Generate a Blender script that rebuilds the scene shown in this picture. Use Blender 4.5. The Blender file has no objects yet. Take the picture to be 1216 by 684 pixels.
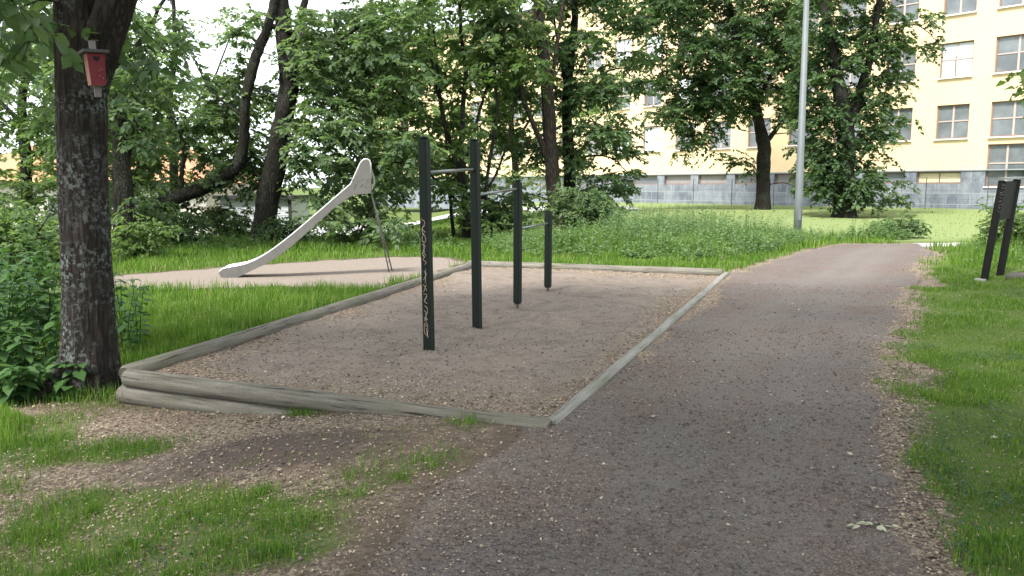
import bpy, math, random
import numpy as np
from mathutils import Vector, Matrix

random.seed(7)
RNG = np.random.default_rng(11)
SC = bpy.context.scene
COL = SC.collection

# ------------------------------------------------------------------ camera model (photograph pixel frame 1216 x 684)
FPX, HORIZON, CAM_Z = 950.0, 222.0, 1.6
PITCH = math.atan((342 - HORIZON) / FPX)


def ray(u, v):
    a, b = (u - 608) / FPX, (342 - v) / FPX
    return a, math.cos(PITCH) + math.sin(PITCH) * b, -math.sin(PITCH) + math.cos(PITCH) * b


def at(u, v, Y):
    d = ray(u, v)
    t = Y / d[1]
    return Vector((d[0] * t, Y, CAM_Z + d[2] * t))


def hit(u, v, z=0.0):
    d = ray(u, v)
    t = (z - CAM_Z) / d[2]
    return Vector((d[0] * t, d[1] * t, z))


# ------------------------------------------------------------------ noise and helpers
def ss(a, b, x):
    t = np.clip((np.asarray(x, float) - a) / (b - a), 0, 1)
    return t * t * (3 - 2 * t)


def vnoise(x, y, seed=0):
    x = np.asarray(x, float) + seed * 17.31
    y = np.asarray(y, float) - seed * 9.77
    xi, yi = np.floor(x).astype(np.int64), np.floor(y).astype(np.int64)
    fx, fy = x - xi, y - yi
    fx, fy = fx * fx * (3 - 2 * fx), fy * fy * (3 - 2 * fy)

    def h(i, j):
        n = (i * 374761393 + j * 668265263 + seed * 974711) & 0x7FFFFFFF
        n = ((n ^ (n >> 13)) * 1274126177) & 0x7FFFFFFF
        return ((n ^ (n >> 16)) & 0xFFFF) / 65535.0
    a, b, c, d = h(xi, yi), h(xi + 1, yi), h(xi, yi + 1), h(xi + 1, yi + 1)
    return (a * (1 - fx) + b * fx) * (1 - fy) + (c * (1 - fx) + d * fx) * fy


def fbm(x, y, seed=0, octv=4):
    s, amp, tot = 0.0, 0.5, 0.0
    for k in range(octv):
        s = s + amp * vnoise(np.asarray(x) * 2 ** k, np.asarray(y) * 2 ** k, seed + k * 3)
        tot += amp
        amp *= 0.5
    return s / tot


def poly_sd(px, py, poly):
    """signed distance to a polygon, negative inside"""
    px, py = np.asarray(px, float), np.asarray(py, float)
    d = np.full(px.shape, 1e9)
    inside = np.zeros(px.shape, bool)
    n = len(poly)
    for i in range(n):
        ax, ay = poly[i]
        bx, by = poly[(i + 1) % n]
        ex, ey = bx - ax, by - ay
        t = np.clip(((px - ax) * ex + (py - ay) * ey) / (ex * ex + ey * ey + 1e-12), 0, 1)
        d = np.minimum(d, np.hypot(px - ax - t * ex, py - ay - t * ey))
        c = ((ay > py) != (by > py)) & (px < (bx - ax) * (py - ay) / (by - ay + 1e-12) + ax)
        inside ^= c
    return np.where(inside, -d, d)


# ------------------------------------------------------------------ layout polygons in metres
PIT_A, PIT_B = hit(150, 438, 0.08), hit(650, 501, 0.03)
PIT_C, PIT_D = hit(862, 323, 0.05), hit(560, 311.5, 0.08)
PIT = [(p.x, p.y) for p in (PIT_A, PIT_B, PIT_C, PIT_D)]
PATH_PX = [(380, 760), (430, 684), (500, 610), (560, 560), (636, 508), (668, 498), (868, 326), (905, 311), (958, 299), (1003, 291),
           (1108, 291), (1108, 300), (1092, 330), (1072, 370), (1060, 420), (1064, 480), (1074, 560), (1094, 640), (1120, 760)]
PATHP = [(p.x, p.y) for p in (hit(u, v) for u, v in PATH_PX)]
SLIDE_PX = [(60, 352), (130, 345), (250, 345), (330, 341), (400, 344), (450, 342), (556, 313), (530, 306), (470, 305), (400, 309), (280, 316), (180, 324), (100, 330), (40, 338)]
SLIDEP = [(p.x, p.y) for p in (hit(u, v) for u, v in SLIDE_PX)]
FOOT_PX = [(1088, 290), (1094, 296), (1160, 297), (1400, 300), (1400, 289), (1160, 288)]
FOOTP = [(p.x, p.y) for p in (hit(u, v) for u, v in FOOT_PX)]
MOUND = hit(300, 535, -0.05)
TURF = []
for (u, v, ru, rv, am) in [(20, 500, 60, 26, .9), (95, 520, 90, 16, .5), (170, 517, 60, 9, .35), (130, 592, 90, 22, .7), (60, 600, 60, 22, .5), (225, 600, 110, 24, .65), (300, 625, 90, 20, .5),
                           (60, 655, 100, 30, .6), (190, 650, 110, 30, .65), (320, 665, 90, 24, .45), (440, 545, 110, 26, .20), (520, 525, 90, 12, .24), (575, 511, 60, 7, .45), (362, 486, 34, 5, .6),
                           (420, 600, 90, 34, .2), (520, 560, 70, 22, .15), (400, 650, 60, 26, .2), (250, 555, 100, 12, .28), (20, 560, 80, 20, .4), (10, 700, 200, 40, .6), (330, 530, 60, 8, .1), (480, 585, 70, 20, .12)]:
    c_, e_, f_ = hit(u, v, -.08), hit(u + ru, v, -.08), hit(u, v - rv, -.08)
    TURF.append((c_.x, c_.y, abs(e_.x - c_.x), abs(f_.y - c_.y), am))
WORN_A = [(q.x, q.y) for q in (hit(u, v) for u, v in [(690, 760), (745, 640), (800, 540), (856, 450), (905, 385), (960, 335), (1020, 305), (1050, 293)])]
WORN_B = [(q.x, q.y) for q in (hit(u, v) for u, v in [(860, 760), (880, 640), (905, 540), (935, 450), (965, 385), (1005, 335), (1045, 305), (1070, 293)])]
WORN_A, WORN_B = WORN_A + WORN_A[-2:0:-1], WORN_B + WORN_B[-2:0:-1]


def gz(x, y):
    x, y = np.asarray(x, float), np.asarray(y, float)
    dip = -0.21 * ss(-0.2, -3.0, x) * (1 - ss(6.3, 9.5, y))
    inp = poly_sd(x, y, PIT)
    dip = np.where(inp < 0.0, dip * 0, dip)
    z = dip
    z = z + np.where(inp < 0, -0.045 + 0.04 * (fbm(x * 1.7, y * 1.7, 5, 3) - 0.5) + 0.03 * (fbm(x * 4.5, y * 4.5, 15, 2) - 0.5) + 0.03 * ss(-0.5, 0, inp), 0)
    for (hx, hy) in ((-.6, 8.35), (-.15, 9.6), (.3, 11.0)):          # hollows scuffed under the bars
        z = z - 0.055 * np.exp(-(((x - hx) / 0.42) ** 2 + ((y - hy) / 0.5) ** 2)) + 0.02 * np.exp(-((np.hypot((x - hx), (y - hy)) - 0.8) / 0.25) ** 2)
    z = z + 0.08 * np.exp(-(((x - MOUND.x) / 0.7) ** 2 + ((y - MOUND.y) / 0.45) ** 2))
    z = z + 0.38 * ss(24, 46, y) * ss(-2, 5, x)                       # far lawn rises to the building
    z = z - 1.1 * ss(24, 38, y) * ss(-2, -9, x)                      # drops away behind the trees
    z = z + 0.16 * ss(6.6, 9.5, x) * (1 - ss(16, 24, y)) * ss(5, 11, y)
    amp = 0.05 * ss(3, 10, y)
    z = z + np.where(inp < 0, 0, amp * (fbm(x * 0.35, y * 0.35, 2, 2) - 0.5)) + 0.012 * (fbm(x * 2.3, y * 2.3, 8, 3) - 0.5)
    return z


def hitg(u, v):
    z = 0.0
    for _ in range(12):
        p = hit(u, v, z)
        z = 0.5 * z + 0.5 * float(gz(p.x, p.y))
    p = hit(u, v, z)
    return Vector((p.x, p.y, float(gz(p.x, p.y))))


def zones(x, y):
    """material zones of the ground: path gravel, pit sand, grass cover, pale chips, dark soil"""
    n1, n2 = fbm(x * 0.9, y * 0.9, 21, 4), fbm(x * 3.1, y * 3.1, 31, 3)
    dp = poly_sd(x, y, PATHP) + (n1 - 0.5) * 0.55 + (n2 - 0.5) * 0.25
    di = poly_sd(x, y, PIT)
    ds = poly_sd(x, y, SLIDEP) + (n2 - 0.5) * 0.5
    df = poly_sd(x, y, FOOTP)
    near = 1 - ss(6, 10, y)
    path = 1 - ss(-0.15, 0.2, dp)
    sand = np.where(di < 0, 1.0, 0.0)
    slide = 1 - ss(-0.2, 0.1, ds)
    foot = np.where(df < 0, 1.0, 0.0)
    g = np.ones_like(n1)
    # foreground left: patchy
    left = ss(0.9, -0.2, x - (5.3 - y) * -0.15) * (1 - ss(5.6, 7.5, y))
    patch = 0.26 * (fbm(x * 3.6, y * 4.6, 46, 3) - 0.5) + 0.20 * (fbm(x * 11, y * 13, 48, 2) - 0.5)
    for (cx, cy, rx, ry, am) in TURF:
        patch = patch + am * np.exp(-(((x - cx) / rx) ** 2 + ((y - cy) / ry) ** 2))
    gl = ss(0.10, 0.52, patch)
    gl = gl * 0.86 + 0.03
    g = g * (1 - left) + gl * left
    g = g * ss(-0.10, 0.26, dp + 0.45 * (n2 - 0.5)) * (1 - sand) * ss(-0.1, 0.25, ds) * (1 - foot)
    chip = np.maximum((1 - 0.6 * g) * left * (0.72 + 0.28 * ss(-0.4, -1.8, x)) * (0.55 + 0.45 * ss(0.05, 0.5, dp)), ss(0.34, 0.04, np.abs(dp - 0.05)) * np.where(x > 1.2, 0.85, 0.2) * np.where(di < 0, 0, 1))
    edge = ss(-1.0, 0.0, di + (n1 - 0.5) * 1.3) * sand
    chip = np.maximum(chip, edge * 0.85)
    soil = np.exp(-(((x - MOUND.x) / 0.95) ** 2 + ((y - MOUND.y) / 0.6) ** 2)) * (0.6 + 0.8 * n1)
    soil = np.clip(soil * 1.0, 0, 0.9) * left * (0.7 + 0.6 * n2)
    chip = chip * (1 - 0.75 * soil)
    mown_sunlit = ss(22.5, 25.5, y + 1.5 * (n1 - .5) - 0.5 * np.minimum(x - 6, 0) * 0.3) * ss(-3, 1, x)  # far mown lawn, where the turf colour also carries sunlight
    dw = np.minimum(np.abs(poly_sd(x, y, WORN_A)), np.abs(poly_sd(x, y, WORN_B)))
    worn = np.exp(-(dw / 0.28) ** 2) * np.clip(0.2 + 1.2 * n1, 0, 1)
    return dict(mown_sunlit=mown_sunlit, worn=worn, path=path, sand=sand, slide=slide, foot=foot, grass=g, chip=np.clip(chip, 0, 1), soil=soil)


# ------------------------------------------------------------------ object helpers
def tag(o, label=None, cat=None, group=None, kind=None):
    if label:
        o['label'] = label
    if cat:
        o['category'] = cat
    if group:
        o['group'] = group
    if kind:
        o['kind'] = kind
    return o


def empty(name, loc, label, cat, group=None):
    o = bpy.data.objects.new(name, None)
    o.location = loc
    COL.objects.link(o)
    o.empty_display_size = 0.2
    return tag(o, label, cat, group)


def link(name, me, mat, parent=None, smooth=False):
    o = bpy.data.objects.new(name, me)
    COL.objects.link(o)
    if mat is not None:
        me.materials.append(mat)
    if smooth:
        me.polygons.foreach_set('use_smooth', np.ones(len(me.polygons), bool))
    if parent is not None:
        o.parent = parent
        o.matrix_parent_inverse = Matrix.Translation(-Vector(parent.location))
    return o


def raw_mesh(name, V, F, attrs=None):
    """V (n,3); F (m,k) uniform faces or list of arrays; attrs: point float attributes"""
    me = bpy.data.meshes.new(name)
    Fs = F if isinstance(F, list) else [F]
    Fs = [f for f in Fs if len(f)]
    nv = len(V)
    loops = np.concatenate([f.ravel() for f in Fs]).astype(np.int32)
    tot = np.concatenate([np.full(len(f), f.shape[1]) for f in Fs]).astype(np.int32)
    start = np.concatenate([[0], np.cumsum(tot)[:-1]]).astype(np.int32)
    me.vertices.add(nv)
    me.vertices.foreach_set('co', np.ascontiguousarray(V, np.float32).ravel())
    me.loops.add(len(loops))
    me.loops.foreach_set('vertex_index', loops)
    me.polygons.add(len(tot))
    me.polygons.foreach_set('loop_start', start)
    me.polygons.foreach_set('loop_total', tot)
    for k, a in (attrs or {}).items():
        at_ = me.attributes.new(k, 'FLOAT', 'POINT')
        at_.data.foreach_set('value', np.ascontiguousarray(a, np.float32).ravel())
    me.update(calc_edges=True)
    me.validate()
    return me


class MB:
    def __init__(self):
        self.v, self.f = [], []

    def add(self, vs, fs):
        o = len(self.v)
        self.v += [tuple(p) for p in vs]
        self.f += [tuple(i + o for i in f) for f in fs]

    def box(self, c, size, M=None, ch=0.0):
        """box, optionally with chamfered edges parallel to its local z"""
        x, y, z = (s / 2 for s in size)
        if ch:
            ring = [(x - ch, -y), (x, -y + ch), (x, y - ch), (x - ch, y), (-x + ch, y), (-x, y - ch), (-x, -y + ch), (-x + ch, -y)]
        else:
            ring = [(x, -y), (x, y), (-x, y), (-x, -y)]
        n = len(ring)
        vs = []
        if ch:
            for zz, k in ((-z, 1 - ch / max(x, y)), (-z + ch, 1), (z - ch, 1), (z, 1 - ch / max(x, y))):
                vs += [(p[0] * k, p[1] * k, zz) for p in ring]
        else:
            for zz in (-z, z):
                vs += [(p[0], p[1], zz) for p in ring]
        rows = len(vs) // n
        fs = [tuple(reversed(range(n))), tuple((rows - 1) * n + i for i in range(n))]
        for r in range(rows - 1):
            for i in range(n):
                j = (i + 1) % n
                fs.append((r * n + i, r * n + j, (r + 1) * n + j, (r + 1) * n + i))
        M = M or Matrix.Identity(3)
        c = Vector(c)
        self.add([c + M @ Vector(p) for p in vs], fs)

    def tube(self, pts, rad, seg=8, cap=True, wob=0.0, seed=0):
        pts = [Vector(p) for p in pts]
        n = len(pts)
        rad = [rad] * n if isinstance(rad, (int, float)) else list(rad)
        vs, fs = [], []
        up = Vector((0.13, 0.27, 0.95))
        for i, p in enumerate(pts):
            t = (pts[min(i + 1, n - 1)] - pts[max(i - 1, 0)])
            t = t.normalized() if t.length > 1e-9 else Vector((0, 0, 1))
            a = up - t * up.dot(t)
            if a.length < 1e-3:
                a = Vector((1, 0, 0)) - t * t.x
            a.normalize()
            up = a
            b = t.cross(a)
            for k in range(seg):
                an = 2 * math.pi * k / seg
                r = rad[i]
                if wob:
                    ca, sa = math.cos(an), math.sin(an)
                    r *= 1 + wob * (float(vnoise(ca * 1.3 + p.z * 0.9 + seed, sa * 1.3 + p.z * 0.7, 3)) - 0.5)
                    if seg > 30:
                        r *= 1 + 0.13 * abs(2 * float(vnoise(ca * 7 + p.z * 1.3, sa * 7 + p.z * 1.1, 6)) - 1) + 0.05 * float(vnoise(ca * 14 + p.z * 3, sa * 14 - p.z * 3, 8))
                vs.append(p + (a * math.cos(an) + b * math.sin(an)) * r)
        for i in range(n - 1):
            for k in range(seg):
                j = (k + 1) % seg
                fs.append((i * seg + k, i * seg + j, (i + 1) * seg + j, (i + 1) * seg + k))
        if cap:
            fs.append(tuple(reversed(range(seg))))
            fs.append(tuple((n - 1) * seg + k for k in range(seg)))
        self.add(vs, fs)

    def build(self, name, mat, parent=None, smooth=False):
        me = bpy.data.meshes.new(name)
        me.from_pydata(self.v, [], self.f)
        me.update()
        return link(name, me, mat, parent, smooth)


def smooth_line(pts, n=6, jit=0.0):
    """Catmull-Rom through the points"""
    P = [Vector(p) for p in pts]
    out = []
    for i in range(len(P) - 1):
        p0, p1, p2, p3 = P[max(i - 1, 0)], P[i], P[i + 1], P[min(i + 2, len(P) - 1)]
        for k in range(n):
            t = k / n
            q = 0.5 * ((2 * p1) + (p2 - p0) * t + (2 * p0 - 5 * p1 + 4 * p2 - p3) * t * t + (-p0 + 3 * p1 - 3 * p2 + p3) * t ** 3)
            if jit and (i or k):
                q = q + Vector((random.gauss(0, jit), random.gauss(0, jit), random.gauss(0, jit * 0.4)))
            out.append(q)
    out.append(P[-1])
    return out


# ------------------------------------------------------------------ materials
def nt_mat(name):
    m = bpy.data.materials.new(name)
    m.use_nodes = True
    nt = m.node_tree
    nt.nodes.clear()
    out = nt.nodes.new('ShaderNodeOutputMaterial')
    return m, nt, out


class NT:
    def __init__(self, nt):
        self.nt = nt

    def node(self, typ, **kw):
        n = self.nt.nodes.new(typ)
        for k, v in kw.items():
            setattr(n, k, v)
        return n

    def put(self, sock, val):
        if hasattr(val, 'is_linked'):
            self.nt.links.new(val, sock)
        elif val is not None:
            if isinstance(val, tuple) and len(val) == 3 and sock.type == 'RGBA':
                val = (*val, 1)
            sock.default_value = val

    def coord(self, scale=(1, 1, 1)):
        tc = self.node('ShaderNodeTexCoord')
        mp = self.node('ShaderNodeMapping')
        self.nt.links.new(tc.outputs['Object'], mp.inputs['Vector'])
        mp.inputs['Scale'].default_value = scale
        return mp.outputs['Vector']

    def noise(self, scale, detail=4, rough=0.6, vec=None, dist=0.0):
        n = self.node('ShaderNodeTexNoise')
        n.inputs['Scale'].default_value = scale
        n.inputs['Detail'].default_value = detail
        n.inputs['Roughness'].default_value = rough
        n.inputs['Distortion'].default_value = dist
        self.nt.links.new(vec or self.coord(), n.inputs['Vector'])
        return n.outputs['Fac']

    def voro(self, scale, out='Distance', vec=None, feature='F1'):
        n = self.node('ShaderNodeTexVoronoi', feature=feature)
        n.inputs['Scale'].default_value = scale
        self.nt.links.new(vec or self.coord(), n.inputs['Vector'])
        return n.outputs[out]

    def ramp(self, fac, stops):
        n = self.node('ShaderNodeValToRGB')
        e = n.color_ramp.elements
        while len(e) < len(stops):
            e.new(0.5)
        for el, (p, c) in zip(e, stops):
            el.position = p
            el.color = (*c, 1) if len(c) == 3 else c
        self.put(n.inputs['Fac'], fac)
        return n.outputs['Color']

    def mix(self, fac, a, b, mode='MIX'):
        n = self.node('ShaderNodeMix', data_type='RGBA', blend_type=mode)
        self.put(n.inputs[0], fac)
        self.put(n.inputs[6], a)
        self.put(n.inputs[7], b)
        return n.outputs[2]

    def math(self, op, a, b=None, clamp=False):
        n = self.node('ShaderNodeMath', operation=op, use_clamp=clamp)
        self.put(n.inputs[0], a)
        if b is not None:
            self.put(n.inputs[1], b)
        return n.outputs[0]

    def rng(self, v, a, b, c=0.0, d=1.0):
        n = self.node('ShaderNodeMapRange')
        self.put(n.inputs[0], v)
        for i, q in enumerate((a, b, c, d)):
            n.inputs[i + 1].default_value = q
        return n.outputs[0]

    def attr(self, name):
        n = self.node('ShaderNodeAttribute', attribute_name=name)
        return n.outputs['Fac']

    def bump(self, h, strength=0.5, dist=0.02, nrm=None):
        n = self.node('ShaderNodeBump')
        n.inputs['Strength'].default_value = strength
        n.inputs['Distance'].default_value = dist
        self.put(n.inputs['Height'], h)
        if nrm is not None:
            self.put(n.inputs['Normal'], nrm)
        return n.outputs['Normal']

    def bsdf(self, col, rough=0.7, nrm=None, metal=0.0, spec=0.5):
        n = self.node('ShaderNodeBsdfPrincipled')
        self.put(n.inputs['Base Color'], col)
        self.put(n.inputs['Roughness'], rough)
        self.put(n.inputs['Metallic'], metal)
        n.inputs['Specular IOR Level'].default_value = spec
        if nrm is not None:
            self.put(n.inputs['Normal'], nrm)
        return n.outputs[0]


def simple(name, col, rough=0.7, var=0.15, scale=8, bump=0.2, metal=0.0, dist=0.005, spec=0.5):
    m, nt, out = nt_mat(name)
    N = NT(nt)
    f = N.noise(scale, 5)
    c = N.mix(f, tuple(x * (1 - var) for x in col), tuple(min(1, x * (1 + var)) for x in col))
    nt.links.new(N.bsdf(c, rough, N.bump(f, bump, dist) if bump else None, metal, spec), out.inputs[0])
    return m


def leaf_mat(name, dark, light, trans=0.45, rough=0.5, tcol=(1.15, 1.25, 0.65), straw=None):
    m, nt, out = nt_mat(name)
    N = NT(nt)
    mid = tuple((a + b) / 2 for a, b in zip(dark, light))
    c = N.ramp(N.attr('tint'), [(0, dark), (0.6, mid), (1, light)] if straw is None else [(0, dark), (0.5, mid), (0.85, light), (0.93, light), (0.97, straw)])
    p = N.bsdf(c, rough, spec=0.22)
    tr = N.node('ShaderNodeBsdfTranslucent')
    N.put(tr.inputs[0], N.mix(1.0, c, tcol, 'MULTIPLY'))
    mx = N.node('ShaderNodeMixShader')
    mx.inputs[0].default_value = trans
    nt.links.new(p, mx.inputs[1])
    nt.links.new(tr.outputs[0], mx.inputs[2])
    nt.links.new(mx.outputs[0], out.inputs[0])
    return m


def bark_mat(name, c0, c1, lichen=(0.22, 0.25, 0.22), lich_amt=0.5, scale=1.0):
    m, nt, out = nt_mat(name)
    N = NT(nt)
    v = N.coord((9 * scale, 9 * scale, 1.6 * scale))
    n1 = N.noise(2.2, 6, 0.65, v, 0.6)
    v2 = N.coord((22 * scale, 22 * scale, 4.5 * scale))
    vo = N.voro(1.0, 'Distance', v2, 'DISTANCE_TO_EDGE')
    n3 = N.noise(1.0, 5, 0.7, N.coord((34 * scale, 34 * scale, 5 * scale)), 0.5)
    h = N.math('ADD', N.math('MULTIPLY', N.rng(vo, 0, 0.3), 0.35), N.math('ADD', N.math('MULTIPLY', n1, 0.7), N.math('MULTIPLY', n3, 0.75)))
    c = N.ramp(N.math('MULTIPLY', h, 0.6), [(0.38, tuple(x * 0.55 for x in c0)), (0.56, c0), (0.8, c1)])
    big = N.noise(1.15, 4, 0.65)
    fine = N.noise(26, 4, 0.7)
    lf = N.math('MULTIPLY', N.rng(big, 0.46, 0.60), N.rng(fine, 0.5, 0.58))
    c = N.mix(N.math('MULTIPLY', lf, lich_amt), c, lichen)
    moss = N.rng(N.noise(0.9, 4, 0.6), 0.55, 0.75)
    c = N.mix(N.math('MULTIPLY', moss, 0.35), c, (0.045, 0.055, 0.03))
    nt.links.new(N.bsdf(c, 0.9, N.bump(h, 1.0, 0.045), spec=0.2), out.inputs[0])
    return m


def ground_mat():
    m, nt, out = nt_mat('ground_mix')
    N = NT(nt)
    fine, med, big = N.noise(70, 5, 0.75), N.noise(14, 5, 0.65), N.noise(1.6, 4, 0.6)
    cell = N.voro(55, 'Color')
    sp = N.node('ShaderNodeSeparateColor')
    nt.links.new(cell, sp.inputs[0])
    r, g, b = sp.outputs
    cell2 = N.voro(140, 'Color')
    sp2 = N.node('ShaderNodeSeparateColor')
    nt.links.new(cell2, sp2.inputs[0])
    # soil under turf
    turf = N.mix(fine, (0.05, 0.075, 0.02), (0.11, 0.15, 0.04))
    turf = N.mix(N.rng(big, 0.35, 0.7), turf, N.mix(fine, (0.07, 0.11, 0.026), (0.14, 0.19, 0.05)))
    # pale wood chips and dry leaves
    chip = N.ramp(r, [(0.0, (0.08, 0.06, 0.048)), (0.25, (0.19, 0.14, 0.105)), (0.6, (0.33, 0.26, 0.195)), (1.0, (0.46, 0.385, 0.30))])
    chip = N.mix(N.rng(fine, 0.35, 0.75), N.mix(0.5, chip, (0.05, 0.04, 0.035), 'MIX'), chip)
    # gravel path: dark purple grey with reddish and pale stones
    grav = N.ramp(sp2.outputs[0], [(0.0, (0.082, 0.070, 0.063)), (0.5, (0.135, 0.119, 0.109)), (0.85, (0.188, 0.162, 0.147)), (1.0, (0.28, 0.25, 0.225))])
    grav = N.mix(N.rng(big, 0.35, 0.65), grav, N.mix(1.0, grav, (1.08, 0.97, 0.95), 'MULTIPLY'))
    grav = N.mix(N.rng(N.noise(0.55, 3, 0.6), 0.42, 0.66, 0, 0.55), grav, N.mix(fine, (0.15, 0.14, 0.138), (0.19, 0.178, 0.175)))
    grav = N.mix(N.rng(N.noise(2.6, 4, 0.65), 0.46, 0.66, 0, 0.6), grav, N.mix(1.0, grav, (0.93, 0.82, 0.77), 'MULTIPLY'))
    grav = N.mix(N.rng(med, 0.52, 0.8, 0, 0.6), grav, (0.075, 0.06, 0.056))
    # pit sand: brown grey fine gravel with scuffed darker hollows
    sand = N.mix(fine, (0.16, 0.132, 0.112), (0.285, 0.24, 0.205))
    sand = N.mix(N.rng(N.noise(2.2, 8, 0.72, None, 1.2), 0.47, 0.64, 0, 0.6), sand, (0.10, 0.081, 0.07))
    sand = N.mix(N.rng(med, 0.5, 0.75, 0, 0.5), sand, (0.30, 0.25, 0.212))
    sand = N.mix(N.rng(r, 0.78, 1.0, 0, 0.55), sand, (0.085, 0.066, 0.056))
    sand = N.mix(N.rng(sp2.outputs[1], 0.8, 1.0, 0, 0.5), sand, (0.32, 0.26, 0.21))
    slide = N.mix(fine, (0.19, 0.159, 0.135), (0.30, 0.256, 0.222))
    slide = N.mix(N.rng(med, 0.45, 0.75, 0, 0.5), slide, (0.16, 0.127, 0.105))
    soil = N.mix(fine, (0.062, 0.048, 0.041), (0.125, 0.099, 0.086))
    foot = N.mix(fine, (0.36, 0.35, 0.34), (0.45, 0.44, 0.42))
    c = N.mix(N.rng(fine, 0.3, 0.7), (0.07, 0.055, 0.045), (0.16, 0.12, 0.09))

    def lay(c, attr, col, lo=0.35, hi=0.65, w=0.5, nz=med):
        a = N.math('ADD', N.attr(attr), N.math('MULTIPLY', N.math('SUBTRACT', nz, 0.5), w))
        return N.mix(N.rng(a, lo, hi), c, col)
    turf = N.mix(N.attr('mown_sunlit'), turf, N.mix(med, (0.15, 0.215, 0.075), (0.235, 0.275, 0.12)))  # mown turf, its colour lightened further to look sunlit
    c = lay(c, 'grass', turf, 0.4, 0.95, 0.8)
    grav = N.mix(N.math('MULTIPLY', N.attr('worn'), N.rng(med, 0.3, 0.7)), grav, N.mix(fine, (0.145, 0.133, 0.124), (0.21, 0.194, 0.182)))
    c = lay(c, 'path', grav)
    c = lay(c, 'sand', sand, 0.45, 0.55, 0.0)
    c = lay(c, 'slide', slide)
    c = lay(c, 'soil', soil)
    c = lay(c, 'chip', chip, 0.35, 0.75, 0.9, N.noise(9, 5, 0.7))
    c = lay(c, 'foot', foot, 0.45, 0.55, 0.0)
    h = N.math('ADD', N.math('MULTIPLY', fine, 0.5), N.math('ADD', N.math('MULTIPLY', sp2.outputs[0], 0.35), N.math('MULTIPLY', med, 0.9)))
    nt.links.new(N.bsdf(c, 0.95, N.bump(h, 0.9, 0.02), spec=0.15), out.inputs[0])
    return m


def log_mat(name, dk, md, lt):
    """weathered wood; grain follows the mesh's own coordinates (along, across, across)"""
    m, nt, out = nt_mat(name)
    N = NT(nt)
    cb = N.node('ShaderNodeCombineXYZ')
    for i, k in enumerate(('gx', 'gy', 'gz')):
        nt.links.new(N.attr(k), cb.inputs[i])
    f = N.noise(1.0, 5, 0.65, cb.outputs[0], 0.4)
    fine = N.noise(45, 4, 0.7)
    c = N.ramp(f, [(0.30, dk), (0.5, md), (0.72, lt)])
    c = N.mix(N.rng(fine, 0.5, 0.85, 0, 0.55), c, tuple(x * 0.55 for x in dk))
    c = N.mix(N.rng(N.noise(1.7, 4, 0.6), 0.48, 0.68, 0, 0.6), c, tuple(x * 0.8 for x in md))
    c = N.mix(N.rng(N.noise(0.9, 3), 0.52, 0.7, 0, 0.45), c, (0.11, 0.125, 0.07))
    crack = N.rng(f, 0.33, 0.38)
    c = N.mix(N.math('SUBTRACT', 1.0, crack), c, (0.035, 0.03, 0.025))
    nt.links.new(N.bsdf(c, 0.9, N.bump(N.math('ADD', N.math('MULTIPLY', crack, 0.6), N.math('MULTIPLY', fine, 0.4)), 0.7, 0.012), spec=0.2), out.inputs[0])
    return m


def grain(o, a, b):
    """store grain coordinates for log_mat: stretched along the axis a-b"""
    a, b = Vector(a), Vector(b)
    d = (b - a).normalized()
    e = d.cross(Vector((0, 0, 1))).normalized()
    n = e.cross(d)
    vals = [[], [], []]
    for v in o.data.vertices:
        w = v.co - a
        vals[0].append(w.dot(d) * 2.2 + a.x * 7)
        vals[1].append(w.dot(e) * 48)
        vals[2].append(w.dot(n) * 48)
    for k, q in zip(('gx', 'gy', 'gz'), vals):
        o.data.attributes.new(k, 'FLOAT', 'POINT').data.foreach_set('value', q)


def stone_mat():
    """grey granite ashlar with streaks"""
    m, nt, out = nt_mat('granite_ashlar')
    N = NT(nt)
    uv = N.node('ShaderNodeUVMap')
    br = N.node('ShaderNodeTexBrick')
    nt.links.new(uv.outputs[0], br.inputs['Vector'])
    br.inputs['Color1'].default_value = (0.10, 0.118, 0.155, 1)
    br.inputs['Color2'].default_value = (0.19, 0.21, 0.25, 1)
    br.inputs['Mortar'].default_value = (0.25, 0.27, 0.29, 1)
    br.inputs['Scale'].default_value = 1.0
    br.inputs['Mortar Size'].default_value = 0.02
    br.inputs['Brick Width'].default_value = 1.25
    br.inputs['Row Height'].default_value = 0.62
    s = N.noise(0.9, 6, 0.75, N.coord((1.6, 1.6, 0.9)))
    c = N.mix(N.rng(s, 0.45, 0.68, 0, 0.85), br.outputs['Color'], (0.28, 0.30, 0.335))
    nt.links.new(N.bsdf(c, 0.7, N.bump(br.outputs['Fac'], 0.3, 0.01)), out.inputs[0])
    return m


def glass_mat(name, base=(0.10, 0.115, 0.13)):
    m, nt, out = nt_mat(name)
    N = NT(nt)
    c = N.mix(N.rng(N.noise(0.9, 3, 0.6), 0.35, 0.7), base, tuple(x * 1.8 for x in base))
    nt.links.new(N.bsdf(c, 0.12, spec=0.6), out.inputs[0])
    return m


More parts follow.
